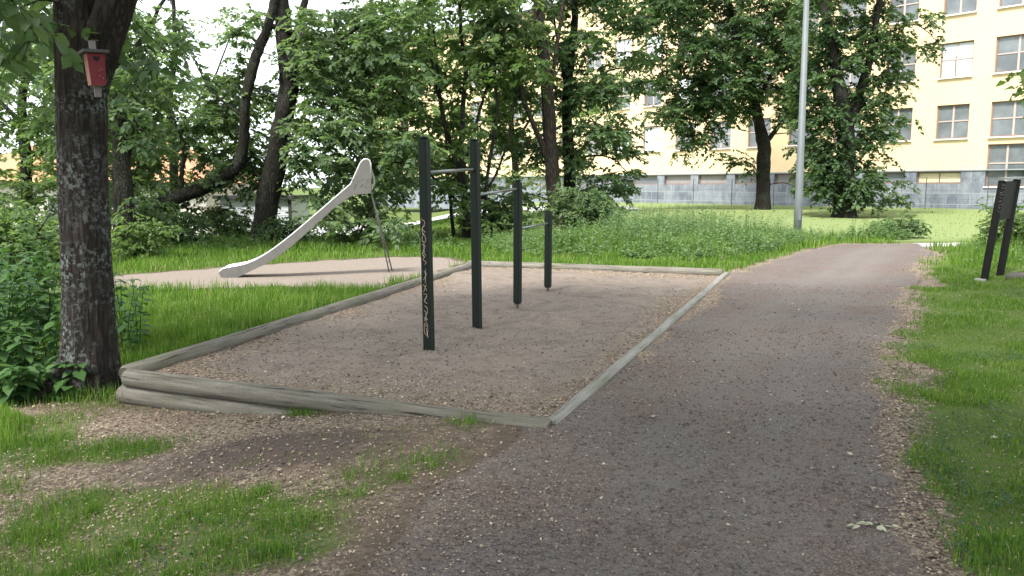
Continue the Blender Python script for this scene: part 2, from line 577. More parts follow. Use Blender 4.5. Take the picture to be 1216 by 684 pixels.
M = {}
M['ground'] = ground_mat()
M['bark_near'] = bark_mat('bark_dark_ridged', (0.028, 0.0235, 0.020), (0.064, 0.054, 0.046), (0.17, 0.195, 0.185), 0.85)
M['bark'] = bark_mat('bark_dark', (0.018, 0.016, 0.013), (0.05, 0.043, 0.035), (0.13, 0.15, 0.12), 0.45, 0.7)
M['bark_red'] = bark_mat('bark_reddish', (0.05, 0.038, 0.031), (0.12, 0.092, 0.075), (0.14, 0.15, 0.12), 0.4, 0.7)
M['leaf_a'] = leaf_mat('leaf_elm', (0.068, 0.116, 0.062), (0.19, 0.265, 0.135), 0.58)
M['leaf_b'] = leaf_mat('leaf_lime', (0.07, 0.125, 0.048), (0.20, 0.285, 0.11), 0.58)
M['leaf_c'] = leaf_mat('leaf_dark', (0.046, 0.09, 0.046), (0.135, 0.205, 0.095), 0.5)
M['leaf_l'] = leaf_mat('leaf_pale', (0.10, 0.16, 0.07), (0.23, 0.31, 0.14), 0.58)
M['leaf_y'] = leaf_mat('leaf_yellowish', (0.09, 0.13, 0.03), (0.22, 0.24, 0.07), 0.45)
M['grass'] = leaf_mat('grass_blade', (0.045, 0.115, 0.015), (0.17, 0.28, 0.045), 0.42, 0.65, straw=(0.34, 0.31, 0.15))
M['weed'] = leaf_mat('weed_leaf', (0.075, 0.145, 0.06), (0.21, 0.30, 0.145), 0.45)
M['nettle'] = leaf_mat('nettle_leaf', (0.03, 0.08, 0.028), (0.085, 0.17, 0.05), 0.38, 0.42)
M['log'] = log_mat('weathered_log_wood', (0.08, 0.073, 0.061), (0.15, 0.139, 0.118), (0.225, 0.212, 0.185))
M['log_end'] = simple('log_end_grain', (0.10, 0.09, 0.07), 0.95, 0.5, 30, 0.5)
M['timber'] = log_mat('grey_timber', (0.15, 0.145, 0.128), (0.225, 0.22, 0.20), (0.30, 0.295, 0.275))
M['post'] = simple('dark_green_post', (0.006, 0.0125, 0.009), 0.6, 0.5, 7, 0.15, spec=0.25)
M['steel'] = simple('galvanised_steel', (0.22, 0.235, 0.24), 0.4, 0.2, 20, 0.1, 0.85)
M['rusty'] = simple('rusty_steel', (0.12, 0.095, 0.08), 0.7, 0.4, 25, 0.3, 0.5)
M['scribble'] = simple('orange_marker', (0.42, 0.29, 0.20), 0.6, 0.45, 25, 0)
M['scribble_pale'] = simple('pale_marker', (0.45, 0.42, 0.40), 0.6, 0.3, 25, 0)
M['slide'] = simple('brushed_slide_steel', (0.13, 0.127, 0.12), 0.5, 0.25, 6, 0.08, 0.2)
M['slide_bed'] = simple('worn_slide_bed', (0.33, 0.33, 0.32), 0.4, 0.15, 5, 0.06, 0.6)
M['slide_edge'] = simple('polished_slide_edge', (0.52, 0.53, 0.53), 0.28, 0.1, 5, 0.03, 0.5)
M['slide_mark'] = simple('dark_marker', (0.12, 0.11, 0.12), 0.6, 0.3, 25, 0)
M['lamp'] = simple('grey_lamp_steel', (0.125, 0.142, 0.15), 0.6, 0.2, 3, 0.05, 0.1)
M['sign'] = simple('black_painted_wood', (0.007, 0.007, 0.007), 0.6, 0.5, 6, 0.1, spec=0.25)
M['sign_panel'] = simple('dark_board', (0.012, 0.010, 0.0085), 0.65, 0.4, 4, 0.1, spec=0.25)
M['concrete'] = simple('concrete_foot', (0.27, 0.27, 0.255), 0.9, 0.2, 12, 0.3)
M['rock'] = simple('fieldstone', (0.10, 0.088, 0.075), 0.9, 0.4, 8, 0.6, dist=0.03)
M['red'] = simple('red_box_paint', (0.125, 0.004, 0.012), 0.7, 0.25, 14, 0.1)
M['pale_wood'] = simple('bare_pale_wood', (0.22, 0.115, 0.085), 0.8, 0.25, 18, 0.2)
M['roof_wood'] = simple('dark_felt', (0.05, 0.05, 0.055), 0.85, 0.3, 18, 0.2)
M['batten'] = simple('grey_batten', (0.16, 0.14, 0.14), 0.85, 0.3, 18, 0.2)
M['black'] = simple('hole_dark', (0.006, 0.005, 0.005), 0.9, 0.1, 5, 0)
M['render'] = simple('yellow_render', (0.72, 0.555, 0.345), 0.9, 0.09, 0.6, 0.1)
M['stone'] = stone_mat()
M['winframe'] = simple('brown_window_frame', (0.23, 0.15, 0.125), 0.5, 0.15, 4, 0)
M['winbar'] = simple('pale_window_bar', (0.45, 0.36, 0.33), 0.5, 0.1, 4, 0)
M['glass'] = glass_mat('window_glass', (0.11, 0.125, 0.135))
M['glass_pale'] = simple('drawn_white_blind', (0.62, 0.68, 0.72), 0.3, 0.05, 2, 0)
M['curtain'] = simple('greyish_pink_curtain', (0.27, 0.25, 0.25), 0.7, 0.3, 2, 0)
M['blind'] = simple('cream_slat_blind', (0.66, 0.57, 0.38), 0.6, 0.15, 3, 0)
M['sill'] = simple('white_sill', (0.75, 0.74, 0.72), 0.7, 0.05, 3, 0)
M['tile'] = simple('orange_roof_tile', (0.42, 0.20, 0.11), 0.85, 0.3, 4, 0.4, dist=0.03)
M['house_wall'] = simple('pale_house_wall', (0.60, 0.57, 0.52), 0.9, 0.08, 2, 0.1)
M['shed'] = simple('white_board', (0.62, 0.66, 0.70), 0.8, 0.08, 4, 0.1)
M['shed_dark'] = simple('dark_trim', (0.03, 0.035, 0.035), 0.7, 0.2, 4, 0.1)
M['blue_fence'] = simple('blue_grey_boards', (0.24, 0.30, 0.33), 0.8, 0.2, 5, 0.2)
M['road'] = simple('pale_asphalt', (0.34, 0.345, 0.35), 0.9, 0.1, 3, 0.2)
M['wire'] = simple('dark_wire', (0.10, 0.11, 0.11), 0.6, 0.2, 4, 0, 0.3)


def litter_mat(name, stops, rough=0.9):
    m, nt, out = nt_mat(name)
    N = NT(nt)
    c = N.ramp(N.attr('tint'), stops)
    nt.links.new(N.bsdf(c, rough, spec=0.2), out.inputs[0])
    return m


M['chips'] = litter_mat('wood_chip', [(0, (0.07, 0.05, 0.04)), (0.3, (0.20, 0.145, 0.105)), (0.65, (0.36, 0.285, 0.21)), (1, (0.54, 0.46, 0.37))])
M['pebbles'] = litter_mat('gravel_stone', [(0, (0.06, 0.047, 0.044)), (0.5, (0.135, 0.11, 0.103)), (0.85, (0.20, 0.16, 0.147)), (0.97, (0.25, 0.225, 0.21)), (1, (0.36, 0.34, 0.31))])

# ------------------------------------------------------------------ ground sheets
def axis(lo_far, lo, hi, hi_far, step, grow=1.16):
    a = list(np.arange(lo, hi, step))
    s, x = step, a[-1]
    while x < hi_far:
        s *= grow
        x += s
        a.append(x)
    s, x, left = step, lo, []
    while x > lo_far:
        s *= grow
        x -= s
        left.append(x)
    return np.array(left[::-1] + a)


def sheet(name, xs, ys, keep=None, lift=0.0):
    X, Y = np.meshgrid(xs, ys)
    Z = gz(X, Y) + lift
    zn = zones(X, Y)
    nx, ny = len(xs), len(ys)
    idx = np.arange(nx * ny).reshape(ny, nx)
    F = np.stack([idx[:-1, :-1], idx[:-1, 1:], idx[1:, 1:], idx[1:, :-1]], -1).reshape(-1, 4)
    if keep is not None:
        cx = (X[:-1, :-1] + X[1:, 1:]).ravel() / 2
        cy = (Y[:-1, :-1] + Y[1:, 1:]).ravel() / 2
        F = F[keep(cx, cy)]
    V = np.stack([X, Y, Z], -1).reshape(-1, 3)
    at_ = {k: v.ravel() for k, v in zn.items()}
    used = np.unique(F)
    mp = np.full(len(V), -1)
    mp[used] = np.arange(len(used))
    o = link(name, raw_mesh(name, V[used], mp[F], {k: v[used] for k, v in at_.items()}), M['ground'], None, True)
    return tag(o, kind='structure')


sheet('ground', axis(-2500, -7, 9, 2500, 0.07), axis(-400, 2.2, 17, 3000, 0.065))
sheet('path', axis(-0.9, -0.8, 13, 13.1, 0.07), axis(2.1, 2.2, 23.5, 23.6, 0.065),
      lambda x, y: (poly_sd(x, y, PATHP) < 0.02) & (poly_sd(x, y, PIT) > 0.0), 0.005)
sheet('sand', axis(-4.2, -4.1, 4.8, 4.9, 0.06), axis(5, 5.1, 17.5, 17.6, 0.06), lambda x, y: poly_sd(x, y, PIT) < 0.01, 0.005)
sheet('sand', axis(-11, -10.9, 0.3, 0.4, 0.08), axis(11.5, 11.6, 19.5, 19.6, 0.08), lambda x, y: poly_sd(x, y, SLIDEP) < 0.05, 0.005)
sheet('pavement', axis(9, 9.1, 22, 22.1, 0.2), axis(19, 19.1, 25.5, 25.6, 0.1), lambda x, y: poly_sd(x, y, FOOTP) < 0, 0.008)
xs_, ys_ = np.linspace(-40, 7, 60), np.linspace(43, 56, 20)
X, Y = np.meshgrid(xs_, ys_)
idx = np.arange(X.size).reshape(X.shape)
F = np.stack([idx[:-1, :-1], idx[:-1, 1:], idx[1:, 1:], idx[1:, :-1]], -1).reshape(-1, 4)
tag(link('road', raw_mesh('road', np.stack([X, Y, gz(X, Y) + 0.05], -1).reshape(-1, 3), F), M['road'], None, True), kind='structure')

# ------------------------------------------------------------------ leaves
def norm(a):
    return a / np.maximum(np.linalg.norm(a, axis=-1, keepdims=True), 1e-9)


def leaves_mesh(name, P, D, Nn, L, W, tint, detail=False):
    """one mesh of folded leaf blades: P base, D direction, Nn normal"""
    n = len(P)
    D = norm(D)
    S = norm(np.cross(D, Nn))
    Nn = np.cross(S, D)
    L, W = L[:, None], W[:, None]
    if not detail:
        v = np.stack([P, P + D * L * 0.42 + S * W * 0.5 + Nn * W * 0.16, P + D * L - Nn * L * 0.12, P + D * L * 0.42 - S * W * 0.5 + Nn * W * 0.16], 1)
        f = np.array([[0, 1, 2], [0, 2, 3]])
    else:
        v = np.stack([P, P + D * L * 0.25 + S * W * 0.42 + Nn * W * 0.12, P + D * L * 0.6 + S * W * 0.42 + Nn * W * 0.08 - Nn * L * 0.04,
                      P + D * L - Nn * L * 0.18, P + D * L * 0.6 - S * W * 0.42 + Nn * W * 0.08 - Nn * L * 0.04,
                      P + D * L * 0.25 - S * W * 0.42 + Nn * W * 0.12, P + D * L * 0.45 - Nn * L * 0.01], 1)
        f = np.array([[0, 1, 6], [1, 2, 6], [2, 3, 6], [3, 4, 6], [4, 5, 6], [5, 0, 6]])
    k = v.shape[1]
    F = (f[None] + (np.arange(n) * k)[:, None, None]).reshape(-1, 3)
    return raw_mesh(name, v.reshape(-1, 3), F, {'tint': np.repeat(np.clip(tint, 0, 1), k)})


def clump_leaves(C, R, n_twig, n_leaf, leaf, rng, droop=0.35, flat=0.35):
    """leaf sprays round clump centres; returns leaf arrays and twig polylines"""
    m = len(C)
    C = np.repeat(C, n_twig, 0)
    R = np.repeat(R, n_twig)
    ctint = np.repeat(rng.uniform(0.2, 0.8, m), n_twig)
    k = len(C)
    az = rng.uniform(0, 2 * math.pi, k)
    el = rng.normal(0.05, flat, k)
    U = np.stack([np.cos(az) * np.cos(el), np.sin(az) * np.cos(el), np.sin(el)], -1)
    start = C + rng.normal(0, 1, (k, 3)) * (R * 0.22)[:, None]
    LN = R * rng.uniform(0.6, 1.15, k)
    t = (np.arange(n_leaf) + 0.6)[None, :] / n_leaf + rng.uniform(-0.04, 0.04, (k, n_leaf))
    pos = start[:, None] + U[:, None] * (t * LN[:, None])[..., None]
    pos[..., 2] -= droop * LN[:, None] * t ** 2
    side = np.stack([-np.sin(az), np.cos(az), np.zeros(k)], -1)
    sgn = np.where(np.arange(n_leaf) % 2 == 0, 1.0, -1.0)[None, :, None]
    D = U[:, None] * 0.7 + side[:, None] * sgn * rng.uniform(0.4, 1.0, (k, n_leaf, 1)) + rng.normal(0, 0.25, (k, n_leaf, 3))
    D[..., 2] -= rng.uniform(0.05, 0.7, (k, n_leaf))
    Nn = np.zeros((k, n_leaf, 3))
    Nn[..., 2] = 1
    Nn = Nn + rng.normal(0, 0.42, (k, n_leaf, 3))
    L = leaf * rng.uniform(0.65, 1.25, (k, n_leaf))
    tint = ctint[:, None] + rng.normal(0, 0.2, (k, n_leaf))
    tw = np.stack([start, start + U * (LN * 0.5)[:, None] - np.array([0, 0, 1]) * (droop * LN * 0.25)[:, None],
                   start + U * LN[:, None] - np.array([0, 0, 1]) * (droop * LN)[:, None]], 1)
    return pos.reshape(-1, 3), D.reshape(-1, 3), Nn.reshape(-1, 3), L.ravel(), tint.ravel(), tw


def twig_mesh(tw, r=0.006):
    """three-sided slivers along polylines tw (k,n,3)"""
    k, n, _ = tw.shape
    off = np.array([[1, 0, 0.2], [-0.5, 0.87, 0], [-0.5, -0.87, -0.2]])
    taper = np.linspace(1, 0.4, n)
    V = tw[:, :, None] + off[None, None] * (r * taper)[None, :, None, None]
    idx = np.arange(k * n * 3).reshape(k, n, 3)
    fs = []
    for i in range(3):
        j = (i + 1) % 3
        fs.append(np.stack([idx[:, :-1, i], idx[:, :-1, j], idx[:, 1:, j], idx[:, 1:, i]], -1).reshape(-1, 4))
    return V.reshape(-1, 3), np.concatenate(fs)


def tree(name, label, limbs, boxes, leaf=0.13, mat='leaf_a', bark='bark', group=None, R=(0.6, 1.1), twigs=9, nl=13, seed=0, wl=0.55,
         balls=(), droop=0.35, reach=4.5, cat='tree', hires=False, detail=False):
    """limbs: [(points, r0, r1)], first one the trunk; boxes: (u0,u1,v0,v1,Y0,Y1,n) regions of clumps; balls: (centre, radii, n)"""
    rng = np.random.default_rng(100 + seed)
    random.seed(seed)
    root = empty(name, limbs[0][0][0], label, cat, group)
    mb = MB()
    samp, srad = [], []
    for li, (pts, r0, r1) in enumerate(limbs):
        sub = 22 if hires and li < 2 else 6
        line = smooth_line(pts, sub, 0.0 if sub > 6 else 0.012)
        n = len(line)
        if isinstance(r0, (list, tuple)):
            rad = [float(np.interp(i / sub, range(len(r0)), r0)) for i in range(n)]
            r0 = r0[0]
        else:
            rad = [r0 + (r1 - r0) * (i / (n - 1)) ** 0.8 for i in range(n)]
        if sub > 6:
            pass
        elif li == 0 and name != 'shrub':
            for i in range(min(5, n)):
                rad[i] *= 1 + 0.38 * (1 - i / 5) ** 2
        mb.tube(line, rad, 60 if sub > 6 else 12 if r0 > 0.08 else 7, True, 0.12 if sub > 6 else 0.35, li * 5 + seed)
        samp += line
        srad += rad
    C = []
    for (u0, u1, v0, v1, Y0, Y1, n) in boxes:
        for _ in range(n):
            C.append(at(rng.uniform(u0, u1), rng.uniform(v0, v1), rng.uniform(Y0, Y1)))
    for (c, r, n) in balls:
        q = norm(rng.normal(0, 1, (n, 3))) * (rng.uniform(0, 1, n) ** 0.4)[:, None]
        C += [Vector((c[0] + a * r[0], c[1] + b * r[1], c[2] + d * r[2])) for a, b, d in q]
    S = np.array([tuple(p) for p in samp])
    SR = np.array(srad)
    order = sorted(range(len(C)), key=lambda i: float(np.min(np.linalg.norm(S - np.array(C[i]), axis=1))))
    for i in order:
        c = np.array(C[i])
        d = np.linalg.norm(S - c, axis=1) + np.where(S[:, 2] > c[2] + 0.6, 1.4, 0) + np.where(SR < 0.012, 1.0, 0)
        j = int(np.argmin(d))
        dist = float(np.linalg.norm(S[j] - c))
        if dist < 0.25 or dist > reach * 3:
            continue
        a, b = Vector(S[j]), Vector(c)
        mid = a.lerp(b, 0.5) + Vector((random.gauss(0, 0.09), random.gauss(0, 0.09), 0.10 + random.gauss(0, 0.05))) * dist
        r0 = min(float(SR[j]) * 0.6, 0.010 + 0.012 * dist)
        ln = smooth_line([a, mid, b], 4, 0.02)
        rr = [r0 + (max(0.005, r0 * 0.3) - r0) * k / (len(ln) - 1) for k in range(len(ln))]
        mb.tube(ln, rr, 5, False)
        S = np.concatenate([S, np.array([tuple(p) for p in ln[3:]])])
        SR = np.concatenate([SR, np.array(rr[3:])])
    C = np.array([tuple(p) for p in C])
    P, D, Nn, L, T, tw = clump_leaves(C, rng.uniform(*R, len(C)), twigs, nl, leaf, rng, droop)
    ok = P[:, 2] > gz(P[:, 0], P[:, 1]) + 0.03
    cr = link('crown', leaves_mesh('crown', P[ok], D[ok], Nn[ok], L[ok], L[ok] * wl, T[ok], detail), M[mat], root)
    V, F = twig_mesh(tw)
    mb.add(V.tolist(), F.tolist())
    mb.build('trunk', M[bark], root, True)
    return root, S


def px(*pts):
    return [at(*p) for p in pts]


def based(u, v, up, sink=0.15):
    """trunk points: base on the ground at a pixel, then pixels up at its depth"""
    b = hitg(u, v)
    return [b - Vector((0, 0, sink))] + [at(q[0], q[1], b.y + (q[2] if len(q) > 2 else 0)) for q in up], b.y


# ------------------------------------------------------------------ sandpit logs
def log(name, a, b, r, label, sag=0.0, seed=0, mat='log'):
    a, b = Vector(a), Vector(b)
    n = max(8, int((b - a).length / 0.2))
    root = empty(name, a.lerp(b, 0.5), label, 'log', 'round logs edging the sand pit')
    pts, rad = [], []
    for i in range(n + 1):
        t = i / n
        p = a.lerp(b, t)
        p += Vector((0, 0, -sag * math.sin(math.pi * t) + 0.012 * (float(vnoise(t * 4, seed, 7)) - 0.5)))
        pts.append(p)
        rad.append(r * (1 + 0.10 * (float(vnoise(t * 6, seed + 9, 4)) - 0.5)))
    d = (b - a).normalized()
    # rounded ends
    pts = [a - d * 0.012] + pts + [b + d * 0.012]
    rad = [rad[0] * 0.86] + rad + [rad[-1] * 0.86]
    m = MB()
    m.tube(pts, rad, 18, False)
    grain(m.build('log_body', M[mat], root, True), a, b)
    for p, q, rr in ((pts[0], pts[1], rad[0]), (pts[-1], pts[-2], rad[-1])):
        e = MB()
        e.tube([p + (q - p) * 0.05, p - (q - p).normalized() * 0.003], rr * 0.999, 18, True)
        e.build('cut_end', M['log_end'], root)
    return root


dAB = (PIT_B - PIT_A).normalized()
dAD = (PIT_D - PIT_A).normalized()
log('edge_log', PIT_A + Vector((0, 0, -0.075)) + dAB * 0.02, PIT_B + Vector((0, 0, -0.055)), 0.077,
    'upper round grey log along the near edge of the sand pit, resting on another log', 0.0, 1)
log('edge_log', PIT_A + Vector((-0.02, 0.0, -0.225)) + dAB * -0.02, PIT_A.lerp(PIT_B, 0.8) + Vector((0.0, 0.0, -0.215)), 0.078,
    'lower log half buried beneath the near edge log of the sand pit', 0.0, 2)
jl = PIT_A.lerp(PIT_D, 0.46)
log('edge_log', PIT_A + Vector((-0.05, 0.11, -0.075)) + dAD * 0.0, jl + Vector((0, 0, -0.065)), 0.08,
    'long round log between the nettle tree and the grass, left edge of the sand pit', 0.0, 3)
log('edge_log', jl + Vector((0, 0, -0.065)) + dAD * 0.03, PIT_D + Vector((0, 0, -0.07)), 0.08,
    'log beside the slide patch, far half of the left edge of the sand pit', 0.0, 4)
log('edge_log', PIT_A + Vector((-0.06, 0.12, -0.225)), PIT_A.lerp(PIT_D, 0.3) + Vector((0, 0, -0.24)), 0.08,
    'lower log buried under the left edge log at the corner near the big tree', 0.0, 6)
log('edge_log', PIT_D + Vector((-0.05, 0.1, -0.055)), PIT_C + Vector((-0.05, 0.06, -0.03)), 0.085,
    'pale log along the far edge of the sand pit below the weeds', 0.0, 5)
tb = empty('edge_timber', PIT_B.lerp(PIT_C, 0.5), 'flat squared grey timber edging the sand pit beside the gravel path', 'timber edging')
mb = MB()
a, b = PIT_B + Vector((0.02, 0.03, -0.055)), PIT_C + Vector((0.03, 0.05, -0.055))
d = (b - a)
Mx = d.to_track_quat('Y', 'Z').to_matrix()
nn_ = 60
mb = MB()
rng_ = np.random.default_rng(4)
e_ = Vector((d.y, -d.x, 0)).normalized()
vs, fs = [], []
prof = [(-.052, -.07), (.052, -.07), (.052, .030), (.043, .047), (.022, .055), (-.022, .055), (-.043, .047), (-.052, .030)]
for i in range(nn_ + 1):
    t = i / nn_
    c_ = a + d * t
    for x_, z_ in prof:
        w_ = 1 + 0.10 * (float(vnoise(t * 22, x_ * 30 + 3, 4)) - 0.5)
        vs.append(c_ + e_ * (x_ * w_) + Vector((0, 0, z_ + 0.012 * (float(vnoise(t * 9, 1.5, 6)) - 0.5))))
for i in range(nn_):
    for k in range(8):
        fs.append((i * 8 + k, i * 8 + (k + 1) % 8, i * 8 + 8 + (k + 1) % 8, i * 8 + 8 + k))
fs += [tuple(reversed(range(8))), tuple(nn_ * 8 + k for k in range(8))]
mb.add(vs, fs)
tim = mb.build('timber_body', M['timber'], tb, True)
grain(tim, a, b)

# ------------------------------------------------------------------ pull-up station
st = empty('pull_up_station', hitg(560, 395), 'stepped pull-up station of four dark green posts with steel bars in the sand pit', 'pull-up bars')
posts = [(hitg(510, 416), 2.135, 0), (hitg(567, 390), 2.195, 0), (hitg(614.5, 366), 1.74, 1), (hitg(650.5, 346), 1.25, 1)]
posts = [(Vector((p.x, p.y, float(gz(p.x, p.y)))), h, k) for p, h, k in posts]
PW = 0.097
tops = []
for i, (p, h, k) in enumerate(posts):
    q = posts[min(i + 1, 3)][0] - posts[min(i + 1, 3) - 1][0]
    ang = math.atan2(q.y, q.x) + (0.18, 0.12, 0.05, 0.02)[i] - 0.35
    Mz = Matrix.Rotation(ang, 3, 'Z')
    lift = 0.07 if k else -0.25
    m = MB()
    lean = Vector(((-0.028, -0.02, 0.004, 0.004)[i], 0, 0))
    zt = CAM_Z + 0.0
    ht = h - lift
    m.box((0, 0, ht / 2), (PW, PW, ht), Mz, 0.014)
    sh = Matrix(((1, 0, lean.x / ht), (0, 1, 0), (0, 0, 1)))
    m.v = [tuple(p + Vector((0, 0, lift)) + sh @ Vector(v)) for v in m.v]
    po = m.build('post', M['post'], st)
    c = MB()
    topc = p + lean + Vector((0, 0, h))
    c.box(topc + Vector((0, 0, 0.012)), (PW * 0.9, PW * 0.9, 0.03), Mz, 0.02)
    c.build('post_cap', M['post'], po)
    tops.append((topc, lean))
    if k:
        g = MB()
        g.tube([p + Vector((0, 0, -0.2)), p + Vector((0, 0, 0.075))], 0.017, 10)
        g.box(p + Vector((0, 0, 0.06)), (0.075, 0.075, 0.012), Mz)
        g.build('ground_anchor', M['rusty'], po)
    if i == 0:
        # scrawled tags running down the face that looks at the camera
        rg = random.Random(5)
        face = Mz @ Vector((0, -1, 0))
        best = max((Mz @ Vector(v) for v in ((1, 0, 0), (-1, 0, 0), (0, 1, 0), (0, -1, 0))), key=lambda w: -w.dot(Vector((p.x, p.y, 0)).normalized()))
        sx = Vector((-best.y, best.x, 0))
        for mat_, strokes in (('scribble', [
                [(-.6, .98), (.5, .95), (-.4, .90), (.6, .87)], [(-.5, .86), (.55, .83), (.5, .79), (-.5, .80), (-.3, .84)],
                [(-.55, .77), (.6, .75)], [(0, .79), (.1, .70)], [(-.5, .70), (.4, .68), (-.3, .64), (.55, .62), (.2, .6)],
                [(.3, .56), (.25, .48), (.1, .44)], [(-.5, .43), (.6, .38)], [(.5, .43), (-.45, .37)], [(-.55, .35), (.5, .345), (.1, .31), (-.4, .29), (.6, .27)],
                [(-.3, .25), (.5, .23), (.5, .19), (-.2, .17)], [(-.55, .15), (.6, .13)], [(0.1, .17), (0, .07)], [(-.5, .10), (-.45, .02), (.3, .0), (.55, .05), (.4, .1)]]),
                ('scribble_pale', [[(.4, .93), (-.5, .89), (.3, .84)], [(.2, .74), (-.5, .69), (.1, .66)], [(-.2, .54), (.5, .52), (-.4, .47)], [(.5, .33), (-.2, .3)], [(-.4, .21), (.2, .18), (-.5, .12)], [(.1, .06), (.5, -.02)]])):
            g = MB()
            for s_ in strokes:
                pts = []
                for (x_, z_) in s_:
                    z0 = 0.17 + z_ * 1.2
                    pts.append(p + lean * (z0 / h) + best * (PW / 2 + 0.0015) + sx * (x_ * 0.038) + Vector((0, 0, z0)))
                pts = smooth_line(pts, 4, 0.001)
                g.tube(pts, 0.0032, 5)
            g.build('graffiti', M[mat_], po)
barz = [(0, 1, at(516, 205, posts[0][0].y).z, at(561, 201, posts[1][0].y).z), (1, 2, at(571, 232, posts[1][0].y).z, at(609, 224, posts[2][0].y).z),
        (2, 3, at(619, 272, posts[2][0].y).z, at(646, 265, posts[3][0].y).z)]
for i, j, z0, z1 in barz:
    zz = (z0 + z1) / 2
    a = Vector((posts[i][0].x + tops[i][1].x * zz / 2, posts[i][0].y, z0))
    b = Vector((posts[j][0].x + tops[j][1].x * zz / 2, posts[j][0].y, z1))
    d = (b - a).normalized()
    m = MB()
    m.tube([a - d * 0.02, b + d * 0.02], 0.017, 12)
    br = m.build('bar', M['steel'], st, True)
    for e, s in ((a, 1), (b, -1)):
        m = MB()
        m.tube([e + d * s * 0.045, e + d * s * 0.064], 0.034, 12)
        m.build('bar_flange', M['post'], br)

# ------------------------------------------------------------------ slide
YS = 13.95
sl = empty('playground_slide', hitg(278, 331), 'tall narrow grey steel playground slide with a swan neck top and scribbled side panel', 'slide')
outer_top = [(260, 324), (264, 319.5), (272, 317.5), (292, 313.5), (312, 303.5), (336, 286), (362, 264), (388, 241), (413, 219), (415, 215.5), (424.5, 193.5), (427, 190.3), (430, 188.5), (433, 188.5)]
outer_bot = [(262, 328.5), (268, 331), (277, 331.5), (286, 327.5), (300, 320.5), (320, 311), (343, 294), (367, 272), (392, 249), (408, 237), (414, 232.8), (420, 231.3), (437.5, 229.5)]
bed_line = [(262, 327), (270, 326), (282, 322.5), (300, 315), (319, 304), (342, 287), (366, 266), (391, 243.5), (411, 228), (437, 226.5)]
W_SL = 0.46


def slide_pt(u, v, side):
    """side 0 = near panel, 1 = far panel; the chute is turned a little so its mouth faces the camera"""
    p = at(u, v, YS)
    s = (p.x - at(260, 325, YS).x)
    return Vector((p.x - side * 0.085, YS + 0.10 * s + side * W_SL, p.z))


def panel(side):
    m = MB()
    top = outer_top + [(435.5, 190), (436.8, 194), (437.6, 212)]
    bot = outer_bot
    m_ = smooth_line([Vector((u, v, 0)) for u, v in top[:9]], 2) + [Vector((u, v, 0)) for u, v in top[9:]]
    b_ = [Vector((u, v, 0)) for u, v in bot]
    ring = [(p.x, p.y) for p in m_] + [(p.x, p.y) for p in reversed(b_)]
    n = len(ring)
    th = 0.012
    f0 = [slide_pt(u, v, side) + Vector((0, -th, 0)) for u, v in ring]
    f1 = [slide_pt(u, v, side) + Vector((0, th, 0)) for u, v in ring]
    m.add(f0 + f1, [tuple(range(n)), tuple(reversed(range(n, 2 * n)))] + [(i, i + n, (i + 1) % n + n, (i + 1) % n) for i in range(n)])
    o = m.build('side_panel', M['slide'], sl)
    r = MB()
    line = [slide_pt(p.x, p.y, side) for p in m_]
    r.tube(line, 0.017, 10)
    r.build('rolled_edge', M['slide_edge'], o, True)
    return o


near = panel(0)
panel(1)
m = MB()
bl = smooth_line([Vector((u, v, 0)) for u, v in bed_line], 4)
row = []
for p in bl:
    a, b = slide_pt(p.x, p.y, 0), slide_pt(p.x, p.y, 1)
    row.append((a + Vector((0, 0.013, 0)), b - Vector((0, 0.013, 0))))
vs, fs = [], []
for a, b in row:
    vs += [a, b, b - Vector((0, 0, 0.012)), a - Vector((0, 0, 0.012))]
for i in range(len(row) - 1):
    for k in range(4):
        fs.append((i * 4 + k, i * 4 + (k + 1) % 4, (i + 1) * 4 + (k + 1) % 4, (i + 1) * 4 + k))
fs += [(0, 1, 2, 3), tuple(len(vs) - 4 + k for k in (3, 2, 1, 0))]
m.add(vs, fs)
m.build('chute_bed', M['slide_bed'], sl, True)
g = MB()
rg = random.Random(3)
for k in range(11):
    c = (417 + (k % 6) * 3.4 + rg.uniform(-.5, .5), 214 + (k // 6) * 7 + rg.uniform(-1, 1))
    pts = [slide_pt(c[0] + rg.uniform(-1.6, 1.6), c[1] + rg.uniform(-3, 3), 0) + Vector((0, -0.014, 0)) for _ in range(5)]
    g.tube(smooth_line(pts, 3), 0.0035, 5)
g.build('graffiti', M['slide_mark'], near)
m = MB()
for s in (0.03, 0.88):
    a = slide_pt(281, 324, s)
    m = MB()
    m.tube([Vector((a.x, a.y, a.z)), Vector((a.x + 0.01, a.y, float(gz(a.x, a.y)) - 0.1))], 0.022, 8)
    m.build('support_leg', M['rusty'], sl, True)
lb = hitg(467, 321)
for s in (0.12, 0.88):
    a = slide_pt(436.5, 226, s)
    e = Vector((lb.x + s * 0.02, lb.y - 0.45 + s * 0.40, 0))
    e.z = float(gz(e.x, e.y)) - 0.1
    m = MB()
    m.tube([a, a.lerp(e, 0.45) + Vector((0.015, 0, 0)), e], 0.012, 8)
    m.build('ladder_rail', M['slide'], sl, True)
for k in range(7):
    t = 0.1 + k * 0.12
    ee = []
    for s in (0.12, 0.88):
        a = slide_pt(436.5, 226, s)
        e = Vector((lb.x + s * 0.02, lb.y - 0.45 + s * 0.40, float(gz(lb.x, lb.y)) - 0.1))
        ee.append(a.lerp(e, t))
    m = MB()
    m.tube(ee, 0.009, 8)
    m.build('rung', M['slide'], sl, True)
m = MB()
hp = [slide_pt(437, 200, 0.0), slide_pt(440.5, 214, 0.0) + Vector((0.02, 0, 0)), slide_pt(438, 227, 0.0)]
m.tube(smooth_line(hp, 4), 0.012, 8)
m.build('grab_handle', M['slide'], sl, True)
m = MB()
hp = [slide_pt(437, 200, 1.0), slide_pt(440.5, 214, 1.0) + Vector((0.02, 0, 0)), slide_pt(438, 227, 1.0)]
